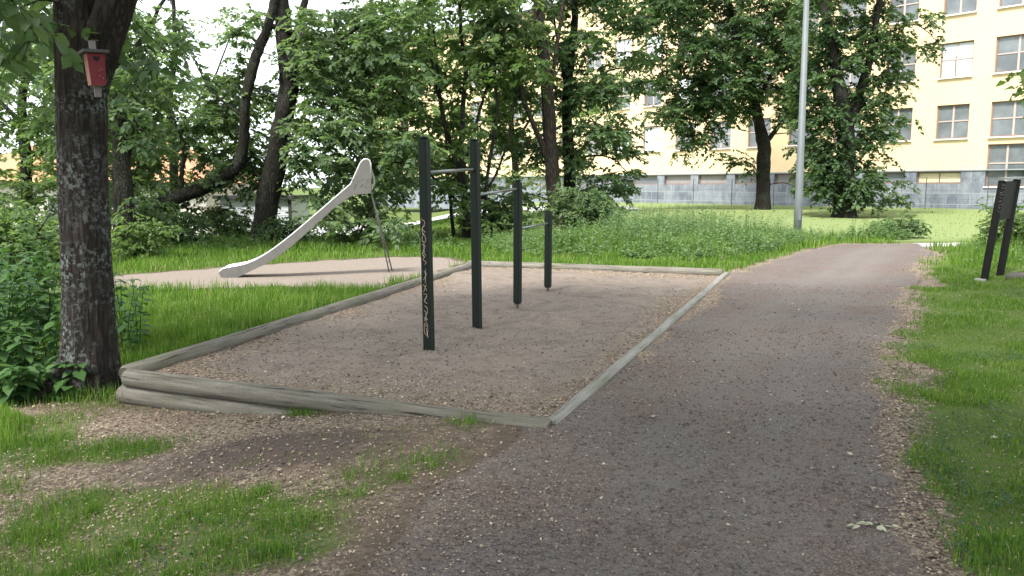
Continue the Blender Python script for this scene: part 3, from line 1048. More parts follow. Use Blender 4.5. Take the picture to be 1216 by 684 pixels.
m.tube(smooth_line(hp, 4), 0.012, 8)
m.build('grab_handle', M['slide'], sl, True)

# ------------------------------------------------------------------ lamp post
lbp = hitg(946.5, 283)
lp = empty('lamp_post', lbp, 'tall plain grey steel lamp post standing in the weeds beside the path bend', 'lamp post')
m = MB()
Ltop = Vector((lbp.x - 0.04, lbp.y, 8.6))
m.tube([lbp - Vector((0, 0, 0.2)), lbp + Vector((0, 0, 1.25)), lbp + Vector((0, 0, 1.27)), Ltop], [0.122, 0.122, 0.118, 0.07], 20)
po = m.build('pole', M['lamp'], lp, True)
m = MB()
m.box(lbp + Vector((0, -0.118, 0.75)), (0.10, 0.02, 0.34))
m.build('hatch', M['lamp'], po)
m = MB()
m.tube([Ltop, Ltop + Vector((-0.05, -0.3, 0.25)), Ltop + Vector((-0.1, -1.1, 0.35))], 0.035, 8)
m.build('arm', M['lamp'], lp, True)
m = MB()
m.box(Ltop + Vector((-0.12, -1.35, 0.36)), (0.28, 0.7, 0.12), None, 0.05)
m.build('lamp_head', M['lamp'], lp)

# ------------------------------------------------------------------ leaning sign board
sb = hitg(1169, 333)
sg = empty('notice_board', sb, 'leaning black notice board on two square posts at the lawn edge', 'sign')
legs = [((1168.5, 334), (1190.5, 214.5), 0.0), ((1187, 333), (1208, 213), 0.42)]
ends = []
for (u0, v0), (u1, v1), dy in legs:
    a = at(u0, v0, sb.y + dy)
    a.z = float(gz(a.x, a.y))
    b = at(u1, v1, sb.y + dy)
    d = (b - a).normalized()
    Mq = d.to_track_quat('Z', 'Y').to_matrix()
    m = MB()
    m.box((a + b) / 2 - d * 0.12, (0.092, 0.092, (b - a).length + 0.24), Mq, 0.01)
    ends.append((a, b, d, m.build('post', M['sign'], sg)))
(a0, b0, d0, p0_), (a1, b1, d1, p1_) = ends
m = MB()
L0, L1 = (b0 - a0).length, (b1 - a1).length
q = [a0 + d0 * L0 * 0.60, a1 + d1 * L1 * 0.60, a1 + d1 * L1 * 0.985, a0 + d0 * L0 * 0.985]
nn = (q[1] - q[0]).cross(q[3] - q[0]).normalized() * 0.02
m.add([p - nn for p in q] + [p + nn for p in q], [(3, 2, 1, 0), (4, 5, 6, 7), (0, 1, 5, 4), (1, 2, 6, 5), (2, 3, 7, 6), (3, 0, 4, 7)])
m.build('board', M['sign_panel'], sg)
m = MB()
e = (b1 - b0).normalized()
m.box((b0 + b1) / 2 + Vector((0, 0, 0.03)), ((b1 - b0).length + 0.16, 0.15, 0.025), Matrix((e, Vector((-e.y, e.x, 0)).normalized(), e.cross(Vector((-e.y, e.x, 0)).normalized()))).transposed())
m.build('top_cap', M['concrete'] if False else M['steel'], sg)
g = MB()
rg = random.Random(9)
for k in range(9):
    t = 0.70 + k * 0.032
    pts = [a0 + d0 * (L0 * (t + rg.uniform(-.014, .014))) + Vector((rg.uniform(-.04, .04), -0.056, 0)) for _ in range(4)]
    g.tube(smooth_line(pts, 3), 0.0025, 5)
g.build('graffiti', M['batten'], p0_)
m = MB()
for (a, b, d, _o) in ends[:1]:
    m.tube([a + Vector((-0.08, -0.02, -0.1)), a + Vector((-0.08, -0.02, 0.03))], [0.12, 0.09], 10)
m.build('concrete_footing', M['concrete'], sg)
bmv = [hitg(1207, 331)]
for k, c in enumerate(bmv):
    m = MB()
    rows = 7
    vs, fs = [], []
    for i in range(rows):
        ph = math.pi * (i + 0.02) / (rows - 1 + 0.04)
        for j in range(10):
            an = 2 * math.pi * j / 10
            w = 0.85 + 0.4 * float(vnoise(j * 0.9, i * 0.8 + k, 5))
            vs.append(c + Vector((0.17 * math.sin(ph) * math.cos(an) * w, 0.13 * math.sin(ph) * math.sin(an) * w, 0.08 * math.cos(ph) * w + 0.03)))
    for i in range(rows - 1):
        for j in range(10):
            fs.append((i * 10 + j, (i + 1) * 10 + j, (i + 1) * 10 + (j + 1) % 10, i * 10 + (j + 1) % 10))
    m.add(vs, fs)
    tag(m.build('stone', M['rock'], None, True), 'rounded grey stone on the grass beside the black notice board', 'stone')

# ------------------------------------------------------------------ yellow building
FA = Vector((24.826, 46.0, 0))
FD = Vector((-0.66146, 0.74998, 0))        # along the facade, away from the camera
FN = Vector((-0.74998, -0.66146, 0))       # outwards, towards the camera


def fp(s, z, out=0.0):
    return FA + FD * s + FN * out + Vector((0, 0, z))


bd = empty('yellow_building', fp(15, 0.4), 'long yellow rendered building with brown framed windows above a grey granite base', 'building')
FRM = Matrix((FD, FN, Vector((0, 0, 1)))).transposed()
Z0, ZP, ZT = 0.2, 2.5, 16.6
S0, S1 = -13.0, 62.0
cols = [-4, -3, -2, -1] + list(range(0, 20))
PITCHW, WW = 3.06, 1.72
rowsz = [(4.31, 6.2), (7.72, 9.63), (11.15, 13.05)]
holes = []
for cidx in range(-4, 20):
    for (za, zb) in rowsz:
        s = cidx * PITCHW - 0.03
        holes.append((s - WW / 2 - (0.25 if cidx == -1 else 0), s + WW / 2 + (0.25 if cidx == -1 else 0), za, zb, 'main', cidx))
low = []
for cidx in range(-4, 20):
    s = cidx * PITCHW + 0.5
    if cidx == -1:
        low.append((-3.85, -1.95, 1.62, 3.92, 'stair', cidx))
    elif cidx == -2:
        continue
    else:
        low.append((s - 1.2, s + 1.2, 1.78, 2.46, 'base', cidx))


def wall_grid(S0, S1, Z0, Z1, hs, out, depth):
    """front face of a wall as a grid with real openings and reveals"""
    ss_ = sorted(set([S0, S1] + [h[0] for h in hs] + [h[1] for h in hs]))
    zz_ = sorted(set([Z0, Z1] + [min(max(h[2], Z0), Z1) for h in hs] + [min(max(h[3], Z0), Z1) for h in hs]))
    m = MB()
    uv = []
    for i in range(len(ss_) - 1):
        for j in range(len(zz_) - 1):
            cs, cz = (ss_[i] + ss_[i + 1]) / 2, (zz_[j] + zz_[j + 1]) / 2
            if any(h[0] < cs < h[1] and h[2] < cz < h[3] for h in hs):
                continue
            q = [(ss_[i], zz_[j]), (ss_[i + 1], zz_[j]), (ss_[i + 1], zz_[j + 1]), (ss_[i], zz_[j + 1])]
            m.add([fp(s, z, out) for s, z in q], [(3, 2, 1, 0)])
            uv += [q[3], q[2], q[1], q[0]]
    for h in hs:
        a, b, za, zb = h[0], h[1], max(h[2], Z0), min(h[3], Z1)
        if zb <= za:
            continue
        for (s0, z0, s1, z1) in ((a, za, a, zb), (b, zb, b, za), (a, zb, b, zb), (b, za, a, za)):
            m.add([fp(s0, z0, out), fp(s1, z1, out), fp(s1, z1, out - depth), fp(s0, z0, out - depth)], [(0, 1, 2, 3)])
            uv += [(s0, z0), (s1, z1), (s1 + depth, z1), (s0 + depth, z0)]
    return m, uv


m, uv = wall_grid(S0, S1, ZP, ZT, holes + [h for h in low if h[4] == 'stair'], 0.0, 0.22)
for q in ((S0, S1),):
    # end walls and back, roof slab
    D = 13
    m.add([fp(S0, ZP), fp(S0, ZT), fp(S0, ZT, -D), fp(S0, ZP, -D)], [(0, 1, 2, 3)])
    m.add([fp(S1, ZP), fp(S1, ZT), fp(S1, ZT, -D), fp(S1, ZP, -D)], [(3, 2, 1, 0)])
    m.add([fp(S0, ZP, -D), fp(S0, ZT, -D), fp(S1, ZT, -D), fp(S1, ZP, -D)], [(0, 1, 2, 3)])
wl_ = m.build('wall', M['render'], bd)
m = MB()
m.box(fp((S0 + S1) / 2, ZT + 0.15, -6.5), (S1 - S0 + 0.8, 13.8, 0.3), FRM)
m.build('roof', M['roof_wood'], bd)
m, uv = wall_grid(S0, S1, Z0 - 0.8, ZP, low, 0.06, 0.26)
m.add([fp(S0, ZP, 0.06), fp(S1, ZP, 0.06), fp(S1, ZP, -0.05), fp(S0, ZP, -0.05)], [(0, 1, 2, 3)])
uv += [(0, 0), (1, 0), (1, .1), (0, .1)]
m.add([fp(S0, Z0 - .8, 0.06), fp(S0, ZP, 0.06), fp(S0, ZP, -13), fp(S0, Z0 - .8, -13)], [(0, 1, 2, 3)])
uv += [(0, 0), (0, 2), (13, 2), (13, 0)]
bs = m.build('granite_base', M['stone'], bd)
ul = bs.data.uv_layers.new(name='UVMap')
for i, q in enumerate(uv):
    ul.data[i].uv = q
# basement sill band
m = MB()
m.box(fp((S0 + S1) / 2, ZP + 0.035, 0.05), (S1 - S0, 0.12, 0.07), FRM)
m.build('base_course', M['sill'] if False else M['stone'], bd)


def window(h):
    a, b, za, zb, kind, cidx = h
    vis = (-14 < a < 62)
    out = -0.16
    fr = MB()
    w, t = 0.075, 0.07
    fr.box(fp(a + w / 2, (za + zb) / 2, out), (w, t, zb - za), FRM)
    fr.box(fp(b - w / 2, (za + zb) / 2, out), (w, t, zb - za), FRM)
    fr.box(fp((a + b) / 2, za + w / 2, out), (b - a - 2 * w, t, w), FRM)
    fr.box(fp((a + b) / 2, zb - w / 2, out), (b - a - 2 * w, t, w), FRM)
    f = fr.build('window', M['winframe'], bd)
    if kind != 'base':
        br = MB()
        br.box(fp((a + b) / 2, (za + zb) / 2, out), (0.10, t * 0.8, zb - za - 2 * w), FRM)
        zc = za + (zb - za) * (0.52 if kind == 'main' else 0.55)
        for s0, s1 in ((a + w, (a + b) / 2 - 0.05), ((a + b) / 2 + 0.05, b - w)):
            br.box(fp((s0 + s1) / 2, zc, out), (s1 - s0, t * 0.7, 0.07), FRM)
        br.build('glazing_bar', M['winbar'], f)
    elif cidx == 0:
        br = MB()
        br.box(fp((a + b) / 2, (za + zb) / 2, out), (0.06, t * 0.8, zb - za - 2 * w), FRM)
        br.build('glazing_bar', M['winframe'], f)
    gl = MB()
    q = [(a + 0.02, za + 0.02), (b - 0.02, za + 0.02), (b - 0.02, zb - 0.02), (a + 0.02, zb - 0.02)]
    gl.add([fp(s, z, out - 0.005) for s, z in q] + [fp(s, z, out - 0.02) for s, z in q], [(3, 2, 1, 0), (4, 5, 6, 7)])
    gm = 'glass'
    if kind == 'base' and cidx == 0:
        gm = 'blind'
    elif kind == 'base' and cidx in (5, 6):
        gm = 'curtain'
    elif kind == 'main' and ((cidx, za) in ((0, 7.72), (7, 4.31), (8, 4.31), (7, 11.15), (8, 11.15), (6, 7.72))):
        gm = 'glass_pale'
    gl.build('pane', M[gm], f)
    if kind == 'main' and gm == 'glass_pale' and cidx == 0:
        bb = MB()
        bb.box(fp((a + b) / 2 + 0.03, za + 0.55, out + 0.003), (0.13, 0.03, 1.25), FRM)
        bb.build('curtain_gap', M['shed_dark'], f)
    if kind != 'base':
        sl_ = MB()
        sl_.box(fp((a + b) / 2, za - 0.035, 0.02), (b - a + 0.12, 0.2, 0.07), FRM)
        sl_.build('sill', M['sill'], f)


for h in holes + low:
    u = 608 + 950 * (fp(h[0], 0).x / fp(h[0], 0).y)
    if u > 560:
        window(h)
# backing so that openings further along are not see-through
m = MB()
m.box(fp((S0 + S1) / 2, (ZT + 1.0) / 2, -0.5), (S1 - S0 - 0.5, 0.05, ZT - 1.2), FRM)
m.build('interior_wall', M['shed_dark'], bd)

# wire fence along the building
fe = empty('wire_fence', fp(10, 0.4, 2.2), 'thin wire mesh fence on slim posts in front of the granite base', 'fence')
for k in range(13):
    s = -6 + k * 3.1
    b = fp(s, 0, 2.4)
    b.z = float(gz(b.x, b.y))
    m = MB()
    m.tube([b - Vector((0, 0, 0.1)), b + Vector((0, 0, 1.75))], 0.028, 6)
    m.build('fence_post', M['wire'], fe)
m = MB()
for z in (0.15, 0.6, 1.05, 1.5, 1.7):
    pts = []
    for k in range(13):
        b = fp(-6 + k * 3.1, 0, 2.4)
        pts.append(Vector((b.x, b.y, float(gz(b.x, b.y)) + z)))
    m.tube(pts, 0.006, 4)
for k in range(12 * 12):
    b = fp(-6 + k * 3.1 / 12, 0, 2.4)
    g0 = float(gz(b.x, b.y))
    m.tube([b + Vector((0, 0, g0 + 0.1)), b + Vector((0, 0, g0 + 1.7))], 0.003, 3, False)
m.build('wire_mesh', M['wire'], fe)

# ------------------------------------------------------------------ house, shed and board fence behind the trees on the left
hs = empty('house', Vector((-20, 43, -1)), 'pale house with an orange tiled hip roof behind the trees', 'house')
m = MB()
hx0, hx1, hy0, hy1 = -29.0, -15.2, 40.0, 50.0
m.box(((hx0 + hx1) / 2, (hy0 + hy1) / 2, 0.1), (hx1 - hx0, hy1 - hy0, 3.4))
m.build('wall', M['house_wall'], hs)
m = MB()
ex = 0.6
cx_, cy_ = (hx0 + hx1) / 2, (hy0 + hy1) / 2
B = [Vector((hx0 - ex, hy0 - ex, 1.82)), Vector((hx1 + ex, hy0 - ex, 1.82)), Vector((hx1 + ex, hy1 + ex, 1.82)), Vector((hx0 - ex, hy1 + ex, 1.82))]
R_ = [Vector((hx0 + 4.6, cy_, 4.5)), Vector((hx1 - 4.6, cy_, 4.5))]
m.add(B + R_, [(0, 1, 5, 4), (1, 2, 5), (2, 3, 4, 5), (3, 0, 4), (3, 2, 1, 0)])
rf = m.build('roof', M['tile'], hs)
m = MB()
m.box((cx_ + 1.5, cy_ + 0.5, 4.7), (0.7, 0.7, 1.4))
m.build('chimney', M['house_wall'], rf)
for wx in (-26, -22.5, -18.5):
    m = MB()
    m.box((wx, hy0 - 0.01, 0.5), (1.3, 0.06, 1.3))
    wf = m.build('window', M['sill'], hs)
    m = MB()
    m.box((wx, hy0 - 0.045, 0.5), (1.1, 0.03, 1.1))
    m.build('pane', M['glass'], wf)

shb = at(305, 262, 30)
sd = empty('shed', Vector((shb.x, 31, -0.7)), 'white board garden shed with dark corner trim behind the slide', 'shed')
x0, x1 = at(262, 262, 30).x, at(344, 262, 30).x
m = MB()
m.box(((x0 + x1) / 2, 31.5, 0.0), (x1 - x0, 3, 2.3))
m.build('wall', M['shed'], sd)
m = MB()
m.box(((x0 + x1) / 2, 31.5, 1.22), (x1 - x0 + 0.4, 3.4, 0.12))
m.build('roof', M['roof_wood'], sd)
m = MB()
m.box((x1 + 0.03, 29.98, 0.0), (0.1, 0.1, 2.25))
m.build('corner_trim', M['shed_dark'], sd)
m = MB()
for k in range(12):
    m.box(((x0 + x1) / 2, 29.99, -1.0 + k * 0.18), (x1 - x0 - 0.02, 0.02, 0.15))
m.build('cladding', M['shed'], sd)

fb = empty('board_fence', at(10, 290, 21), 'blue grey vertical board fence in the bushes far left', 'fence')
fx0, fx1 = at(-40, 290, 21).x, at(34, 290, 21).x
m = MB()
for k in range(18):
    x = fx0 + (fx1 - fx0) * (k + 0.5) / 18
    m.box((x, 21, 0.02), ((fx1 - fx0) / 18 - 0.008, 0.025, 1.15 + 0.02 * (k % 3)))
m.build('board_panel', M['blue_fence'], fb)
for x in (fx0 + 0.05, fx1 - 0.05):
    m = MB()
    m.box((x, 21.06, 0.0), (0.09, 0.09, 1.3))
    m.build('fence_post', M['blue_fence'], fb)
# ------------------------------------------------------------------ birdhouse on the near trunk
YB = 5.93
bh = empty('birdhouse', at(112, 82, YB), 'red wooden birdhouse with a dark lid nailed to the big tree trunk', 'birdhouse')
cb0 = at(113.5, 83, YB)
Mb = Matrix.Rotation(math.radians(-2) + math.atan2(-cb0.x, cb0.y) + math.radians(13), 3, 'Z')
tilt = Matrix.Rotation(math.radians(-3), 3, 'Y')
Mb = Mb @ tilt
cb = at(113.5, 83, YB)
S_ = YB / 950.0
m = MB()
w, h, dpt = 18 * S_, 35 * S_, 0.12
vs = []
for zz, k in ((-h / 2, 0.88), (h / 2, 1.04)):
    for xx, yy in ((-1, -1), (1, -1), (1, 1), (-1, 1)):
        vs.append(cb + Mb @ Vector((xx * w / 2 * k, yy * dpt / 2 * (k if yy < 0 else 1), zz)))
m.add(vs, [(0, 1, 5, 4)])
m.build('front', M['red'], bh)
m = MB()
m.add([v for v in vs], [(1, 2, 6, 5), (2, 3, 7, 6), (3, 0, 4, 7), (3, 2, 1, 0), (4, 5, 6, 7)])
m.build('side_panel', M['pale_wood'], bh)
m = MB()
m.box(cb + Mb @ Vector((-0.004, -0.015, h / 2 + 0.012)), (27 * S_, dpt + 0.07, 0.02), Mb)
m.build('lid', M['roof_wood'], bh)
m = MB()
m.box(cb + Mb @ Vector((0.012, dpt / 2 + 0.014, 0.015)), (7 * S_, 0.022, 64 * S_), Mb)
m.build('batten', M['batten'], bh)
m = MB()
hc = cb + Mb @ Vector((0.002, -dpt / 2 * 1.0 - 0.004, h * 0.33))
pts = []
for k in range(20):
    t = 2 * math.pi * k / 20
    pts.append((0.0014 * 16 * math.sin(t) ** 3, 0.0014 * (13 * math.cos(t) - 5 * math.cos(2 * t) - 2 * math.cos(3 * t) - math.cos(4 * t))))
m.add([hc + Mb @ Vector((x, 0, z)) for x, z in pts] + [hc + Mb @ Vector((x, 0.012, z)) for x, z in pts],
      [tuple(reversed(range(20))), tuple(range(20, 40))] + [(i, (i + 1) % 20, (i + 1) % 20 + 20, i + 20) for i in range(20)])
m.build('entrance_hole', M['black'], bh)
m = MB()
for (x, z) in ((0.012, -0.01), (0.014, -0.05), (0.03, 0.0), (0.032, -0.065)):
    m.box(cb + Mb @ Vector((x, -dpt / 2 * 0.96 - 0.004, z)), (0.006, 0.004, 0.012), Mb)
m.build('paint_chip', M['pale_wood'], bh)

# ------------------------------------------------------------------ trees
# the near trunk with the birdhouse; its crown spreads over the sand pit
b1 = hitg(106, 462)
YT = b1.y
trunk = [b1 - Vector((0, 0, 0.2)), b1 + Vector((0, 0, 0.08)), at(105, 410, YT), at(103.5, 330, YT), at(101, 250, YT), at(99, 170, YT), at(97, 105, YT), at(93, 48, YT), at(89, -10, YT), at(85, -90, YT), at(95, -200, YT - .2), at(110, -330, YT - .4), at(120, -480, YT - .5)]
rad = [0.30, 0.25, 0.20, 0.182, 0.178, 0.180, 0.180, 0.165, 0.145, 0.128, 0.11, 0.09, 0.05]
limb = [at(102, 150, YT), at(107, 105, YT - .02), at(117, 65, YT - .02), at(134, 18, YT - .04), at(156, -40, YT - .1), at(215, -160, YT - .3), at(300, -330, YT - .5), at(380, -470, YT - 0.6)]
lrad = [0.10, 0.13, 0.145, 0.135, 0.115, 0.085, 0.06, 0.03]
tree('maple_tree', 'big dark trunk in the left foreground that carries the red birdhouse, forking at the top', [
    (trunk, rad, 0), (limb, lrad, 0),
    ([Vector((b1.x - .12, b1.y - .12, b1.z + .28)), Vector((b1.x - .24, b1.y - .22, b1.z + .06)), Vector((b1.x - .40, b1.y - .34, b1.z - .08))], 0.085, 0.03),
    ([Vector((b1.x + .10, b1.y - .14, b1.z + .26)), Vector((b1.x + .20, b1.y - .25, b1.z + .05)), Vector((b1.x + .30, b1.y - .40, b1.z - .08))], 0.08, 0.03),
    ([Vector((b1.x + .15, b1.y + .02, b1.z + .28)), Vector((b1.x + .26, b1.y + .03, b1.z + .06)), Vector((b1.x + .40, b1.y + .06, b1.z - .08))], 0.08, 0.03),
    ([at(120, -450, YT), Vector((-4.8, 5.5, 6.0)), Vector((-5.6, 4.6, 6.8))], 0.06, 0.02),
    ([at(95, -200, YT - .2), Vector((-2.6, 4.4, 5.6)), Vector((-1.4, 2.8, 6.3))], 0.07, 0.02),
    ([at(300, -330, YT - .5), Vector((-0.6, 7.2, 5.8)), Vector((0.8, 8.2, 6.6))], 0.06, 0.02)],
    [(-60, 60, -40, 62, 5.2, 7.6, 8), (122, 150, 20, 60, 6.8, 7.6, 1)], leaf=0.14, mat='leaf_c', bark='bark_near', R=(0.5, 0.8), twigs=7, nl=9, seed=1, wl=0.75,
    balls=[((-2.0, 6.0, 6.9), (5.0, 4.5, 1.9), 260)], hires=True, detail=True, reach=3)

tk, Y = based(150, 300, [(148, 240), (144, 180), (139, 110), (138, 55), (132, -10), (120, -120), (105, -240)])
tree('alder_tree', 'straight dark trunk directly behind the birdhouse tree', [
    (tk, 0.27, 0.10), ([at(139, 100, Y), at(160, 60, Y), at(190, 10, Y), at(230, -60, Y)], 0.09, 0.02), ([at(142, 150, Y), at(110, 110, Y), at(60, 95, Y), at(0, 92, Y)], 0.05, 0.01),
    ([at(146, 210, Y + .3), at(158, 160, Y), at(160, 100, Y), at(170, 40, Y)], 0.06, 0.015)],
    [(-40, 130, -60, 150, Y - 2.5, Y + 2.5, 28), (120, 210, 30, 190, Y - 2, Y + 2.5, 14), (130, 240, 5, 110, Y - 2, Y + 2, 14), (-60, 180, -260, -60, Y - 3, Y + 3, 16), (60, 135, 130, 230, Y - 1, Y + 2, 10), (140, 175, 190, 270, Y - .5, Y + 1, 4)],
    leaf=0.18, mat='leaf_a', R=(0.55, 0.9), seed=2, wl=.6)

b3 = hitg(168, 287)
Y = b3.y
tree('leaning_tree', 'crooked tree whose thick dark limb leans right and then turns upward behind the slide', [
    ([b3 - Vector((0, 0, .2)), at(172, 262, Y), at(188, 243, Y), at(212, 233, Y), at(238, 225, Y), at(264, 212, Y), at(282, 197, Y), at(290, 168, Y), at(291, 130, Y), at(297, 90, Y), at(309, 55, Y), at(320, 25, Y), at(326, -10, Y), at(330, -80, Y), at(345, -200, Y)],
     [.26, .24, .21, .20, .19, .18, .17, .155, .145, .15, .15, .13, .11, .09, .04], 0),
    ([at(320, 30, Y), at(345, 37, Y), at(372, 47, Y), at(395, 51, Y), at(415, 40, Y), at(440, 25, Y), at(465, 18, Y), at(490, 8, Y)], 0.085, 0.02),
    ([at(214, 233, Y), at(216, 205, Y), at(219, 180, Y), at(210, 150, Y), at(195, 120, Y)], 0.085, 0.02),
    ([at(182, 248, Y), at(160, 225, Y), at(165, 190, Y), at(163, 150, Y)], 0.07, 0.02),
    ([at(291, 140, Y), at(262, 118, Y), at(246, 100, Y), at(225, 60, Y)], 0.05, 0.01)],
    [(150, 300, 95, 225, Y - .1, Y + 2.5, 46), (250, 310, 20, 90, Y - 1, Y + 2, 5), (330, 480, 10, 120, Y - 2, Y + 1, 34), (190, 300, 245, 285, Y + .2, Y + 2, 10), (300, 460, -200, -40, Y - 3, Y + 2, 14)],
    leaf=0.18, mat='leaf_a', R=(0.5, 0.85), seed=3, wl=.6)

tk, Y = based(311, 286, [(314, 262), (320, 232), (328, 195), (334, 155), (342, 115), (343, 85), (337, 45), (335, 5), (333, -60), (330, -180)])
tree('elm_tree', 'thick dark trunk rising behind the middle of the slide beside the shed', [
    (tk, [.40, .34, .31, .30, .30, .29, .29, .26, .19, .17, .13, .08], 0),
    ([at(344, 90, Y), at(352, 45, Y), at(360, 10, Y), at(372, -40, Y), at(390, -120, Y)], 0.17, 0.05),
    ([at(333, 170, Y), at(356, 172, Y - .5), at(385, 178, Y - 1), at(410, 162, Y - 1.6), at(425, 150, Y - 2)], 0.06, 0.012),
    ([at(336, 150, Y), at(372, 190, Y - 1), at(420, 197, Y - 1.5), at(490, 192, Y - 2), at(530, 200, Y - 2)], 0.06, 0.012),
    ([at(322, 225, Y), at(300, 200, Y), at(285, 180, Y)], 0.06, 0.02)],
    [(345, 500, 110, 235, Y - 3, Y + .5, 48), (240, 330, 90, 225, Y + .3, Y + 2.8, 34), (350, 500, 10, 130, Y - 2, Y + 3, 58), (370, 470, 235, 275, Y - 4.5, Y - 2, 6), (340, 500, -220, -40, Y - 3, Y + 3, 18)],
    leaf=0.19, mat='leaf_a', R=(0.55, 0.95), seed=4, wl=.6)

tk, Y = based(556, 282, [(552, 235), (548, 190), (549, 140), (552, 90), (548, 40), (545, -30), (540, -120)])
tree('cherry_tree', 'slender many stemmed tree behind the tallest pull-up posts', [
    (tk, 0.13, 0.03), ([at(552, 240, Y), at(535, 170, Y), at(524, 120, Y), at(518, 60, Y), at(505, -20, Y)], 0.09, 0.02),
    ([at(540, 283, Y + .4), at(532, 215, Y), at(528, 150, Y - .2), at(515, 90, Y - .2), at(506, 20, Y)], 0.07, 0.02), ([at(574, 283, Y - .3), at(578, 210, Y - .3), at(590, 140, Y - .3), at(588, 70, Y - .3), at(596, 0, Y)], 0.075, 0.025),
    ([at(550, 200, Y), at(570, 130, Y), at(585, 85, Y), at(600, 40, Y)], 0.07, 0.02), ([at(553, 250, Y), at(508, 205, Y), at(470, 190, Y), at(430, 200, Y)], 0.06, 0.012),
    ([at(554, 262, Y), at(585, 215, Y), at(605, 160, Y), at(612, 110, Y)], 0.06, 0.015)],
    [(420, 620, 90, 225, Y - .6, Y + 2.8, 48), (430, 600, 100, 220, Y - 2, Y - .6, 9), (430, 640, -40, 100, Y - 2, Y + 2, 60), (540, 650, 215, 265, Y - 1, Y + 1, 6), (430, 650, -200, -40, Y - 3, Y + 3, 14)],
    leaf=0.20, mat='leaf_b', R=(0.6, 1.0), seed=5, wl=.6)

tk, Y = based(664, 280, [(660, 240), (656, 200), (653, 165), (650, 120), (646, 75), (640, 30), (638, -20), (634, -120), (630, -220)])
tree('ash_tree', 'reddish brown forked trunk behind the lowest pull-up post', [
    (tk, [.27, .24, .22, .21, .21, .19, .17, .15, .13, .08, .04], 0),
    ([at(656, 210, Y), at(645, 175, Y - .1), at(630, 140, Y - .2), at(620, 110, Y - .2), at(621, 75, Y), at(625, 40, Y), at(600, -5, Y), at(570, -60, Y)], 0.11, 0.03),
    ([at(651, 130, Y), at(660, 60, Y), at(668, 10, Y), at(675, -80, Y)], 0.10, 0.03),
    ([at(648, 95, Y), at(622, 72, Y), at(600, 48, Y), at(575, 25, Y)], 0.06, 0.015)],
    [(560, 680, -60, 120, Y - .2, Y + 3, 50), (560, 640, -40, 60, Y - 2, Y, 12), (590, 720, 150, 255, Y + .4, Y + 2.5, 22), (560, 700, -240, -60, Y - 3, Y + 3, 14)],
    leaf=0.20, mat='leaf_a', bark='bark_red', R=(0.6, 1.0), seed=6, wl=.6)

tk, Y = based(677, 276, [(676, 230), (675, 180), (672, 120), (678, 70), (682, 20), (684, -60), (690, -180)])
tree('plane_tree', 'darker straight trunk close behind the reddish forked trunk', [
    (tk, .26, .07), ([at(674, 135, Y), at(695, 105, Y), at(720, 85, Y), at(750, 80, Y)], 0.08, 0.015), ([at(672, 110, Y), at(664, 60, Y), at(655, 0, Y)], 0.08, 0.02),
    ([at(676, 200, Y), at(700, 185, Y), at(730, 190, Y), at(752, 215, Y)], 0.05, 0.01)],
    [(680, 735, 60, 260, Y - 2.5, Y + 1, 40), (670, 745, -80, 60, Y - 2, Y + 2, 36), (735, 765, 20, 110, Y - 1, Y + 1, 7), (735, 758, 150, 245, Y - 1, Y + 1, 6), (660, 780, -240, -80, Y - 3, Y + 3, 18)],
    leaf=0.20, mat='leaf_c', R=(0.5, 0.85), seed=7, wl=.6)

tk, Y = based(906, 249, [(906, 215), (907, 185), (905, 165), (899, 135), (890, 95), (880, 60), (868, 20), (860, -40), (850, -140)])
tree('maple_tree', 'spreading tree with a bare forked trunk left of the lamp post, before the building', [
    (tk, [.42, .36, .34, .34, .28, .25, .22, .18, .15, .10, .05], 0),
    ([at(907, 172, Y), at(924, 152, Y), at(942, 128, Y), at(962, 110, Y)], 0.17, 0.05), ([at(893, 108, Y), at(860, 72, Y), at(830, 65, Y), at(795, 70, Y)], 0.12, 0.02),
    ([at(889, 97, Y), at(860, 100, Y), at(838, 112, Y), at(825, 140, Y), at(812, 165, Y)], 0.06, 0.012), ([at(897, 120, Y), at(915, 90, Y), at(930, 55, Y), at(935, 0, Y)], 0.12, 0.03)],
    [(745, 960, -40, 80, Y - 3, Y + 3, 220), (825, 960, 60, 135, Y - 3, Y + 2, 78), (775, 865, 75, 145, Y - 1.5, Y + 1.5, 46), (795, 860, 125, 185, Y - 1, Y + 1, 16), (868, 890, 185, 228, Y - 1, Y + 2, 3), (920, 960, 165, 225, Y + 0.6, Y + 2, 6), (925, 965, 90, 150, Y, Y + 2, 10), (740, 960, -200, -40, Y - 3, Y + 3, 60)],
    leaf=0.24, mat='leaf_c', R=(0.65, 1.05), seed=8, twigs=9, nl=13, wl=.6)

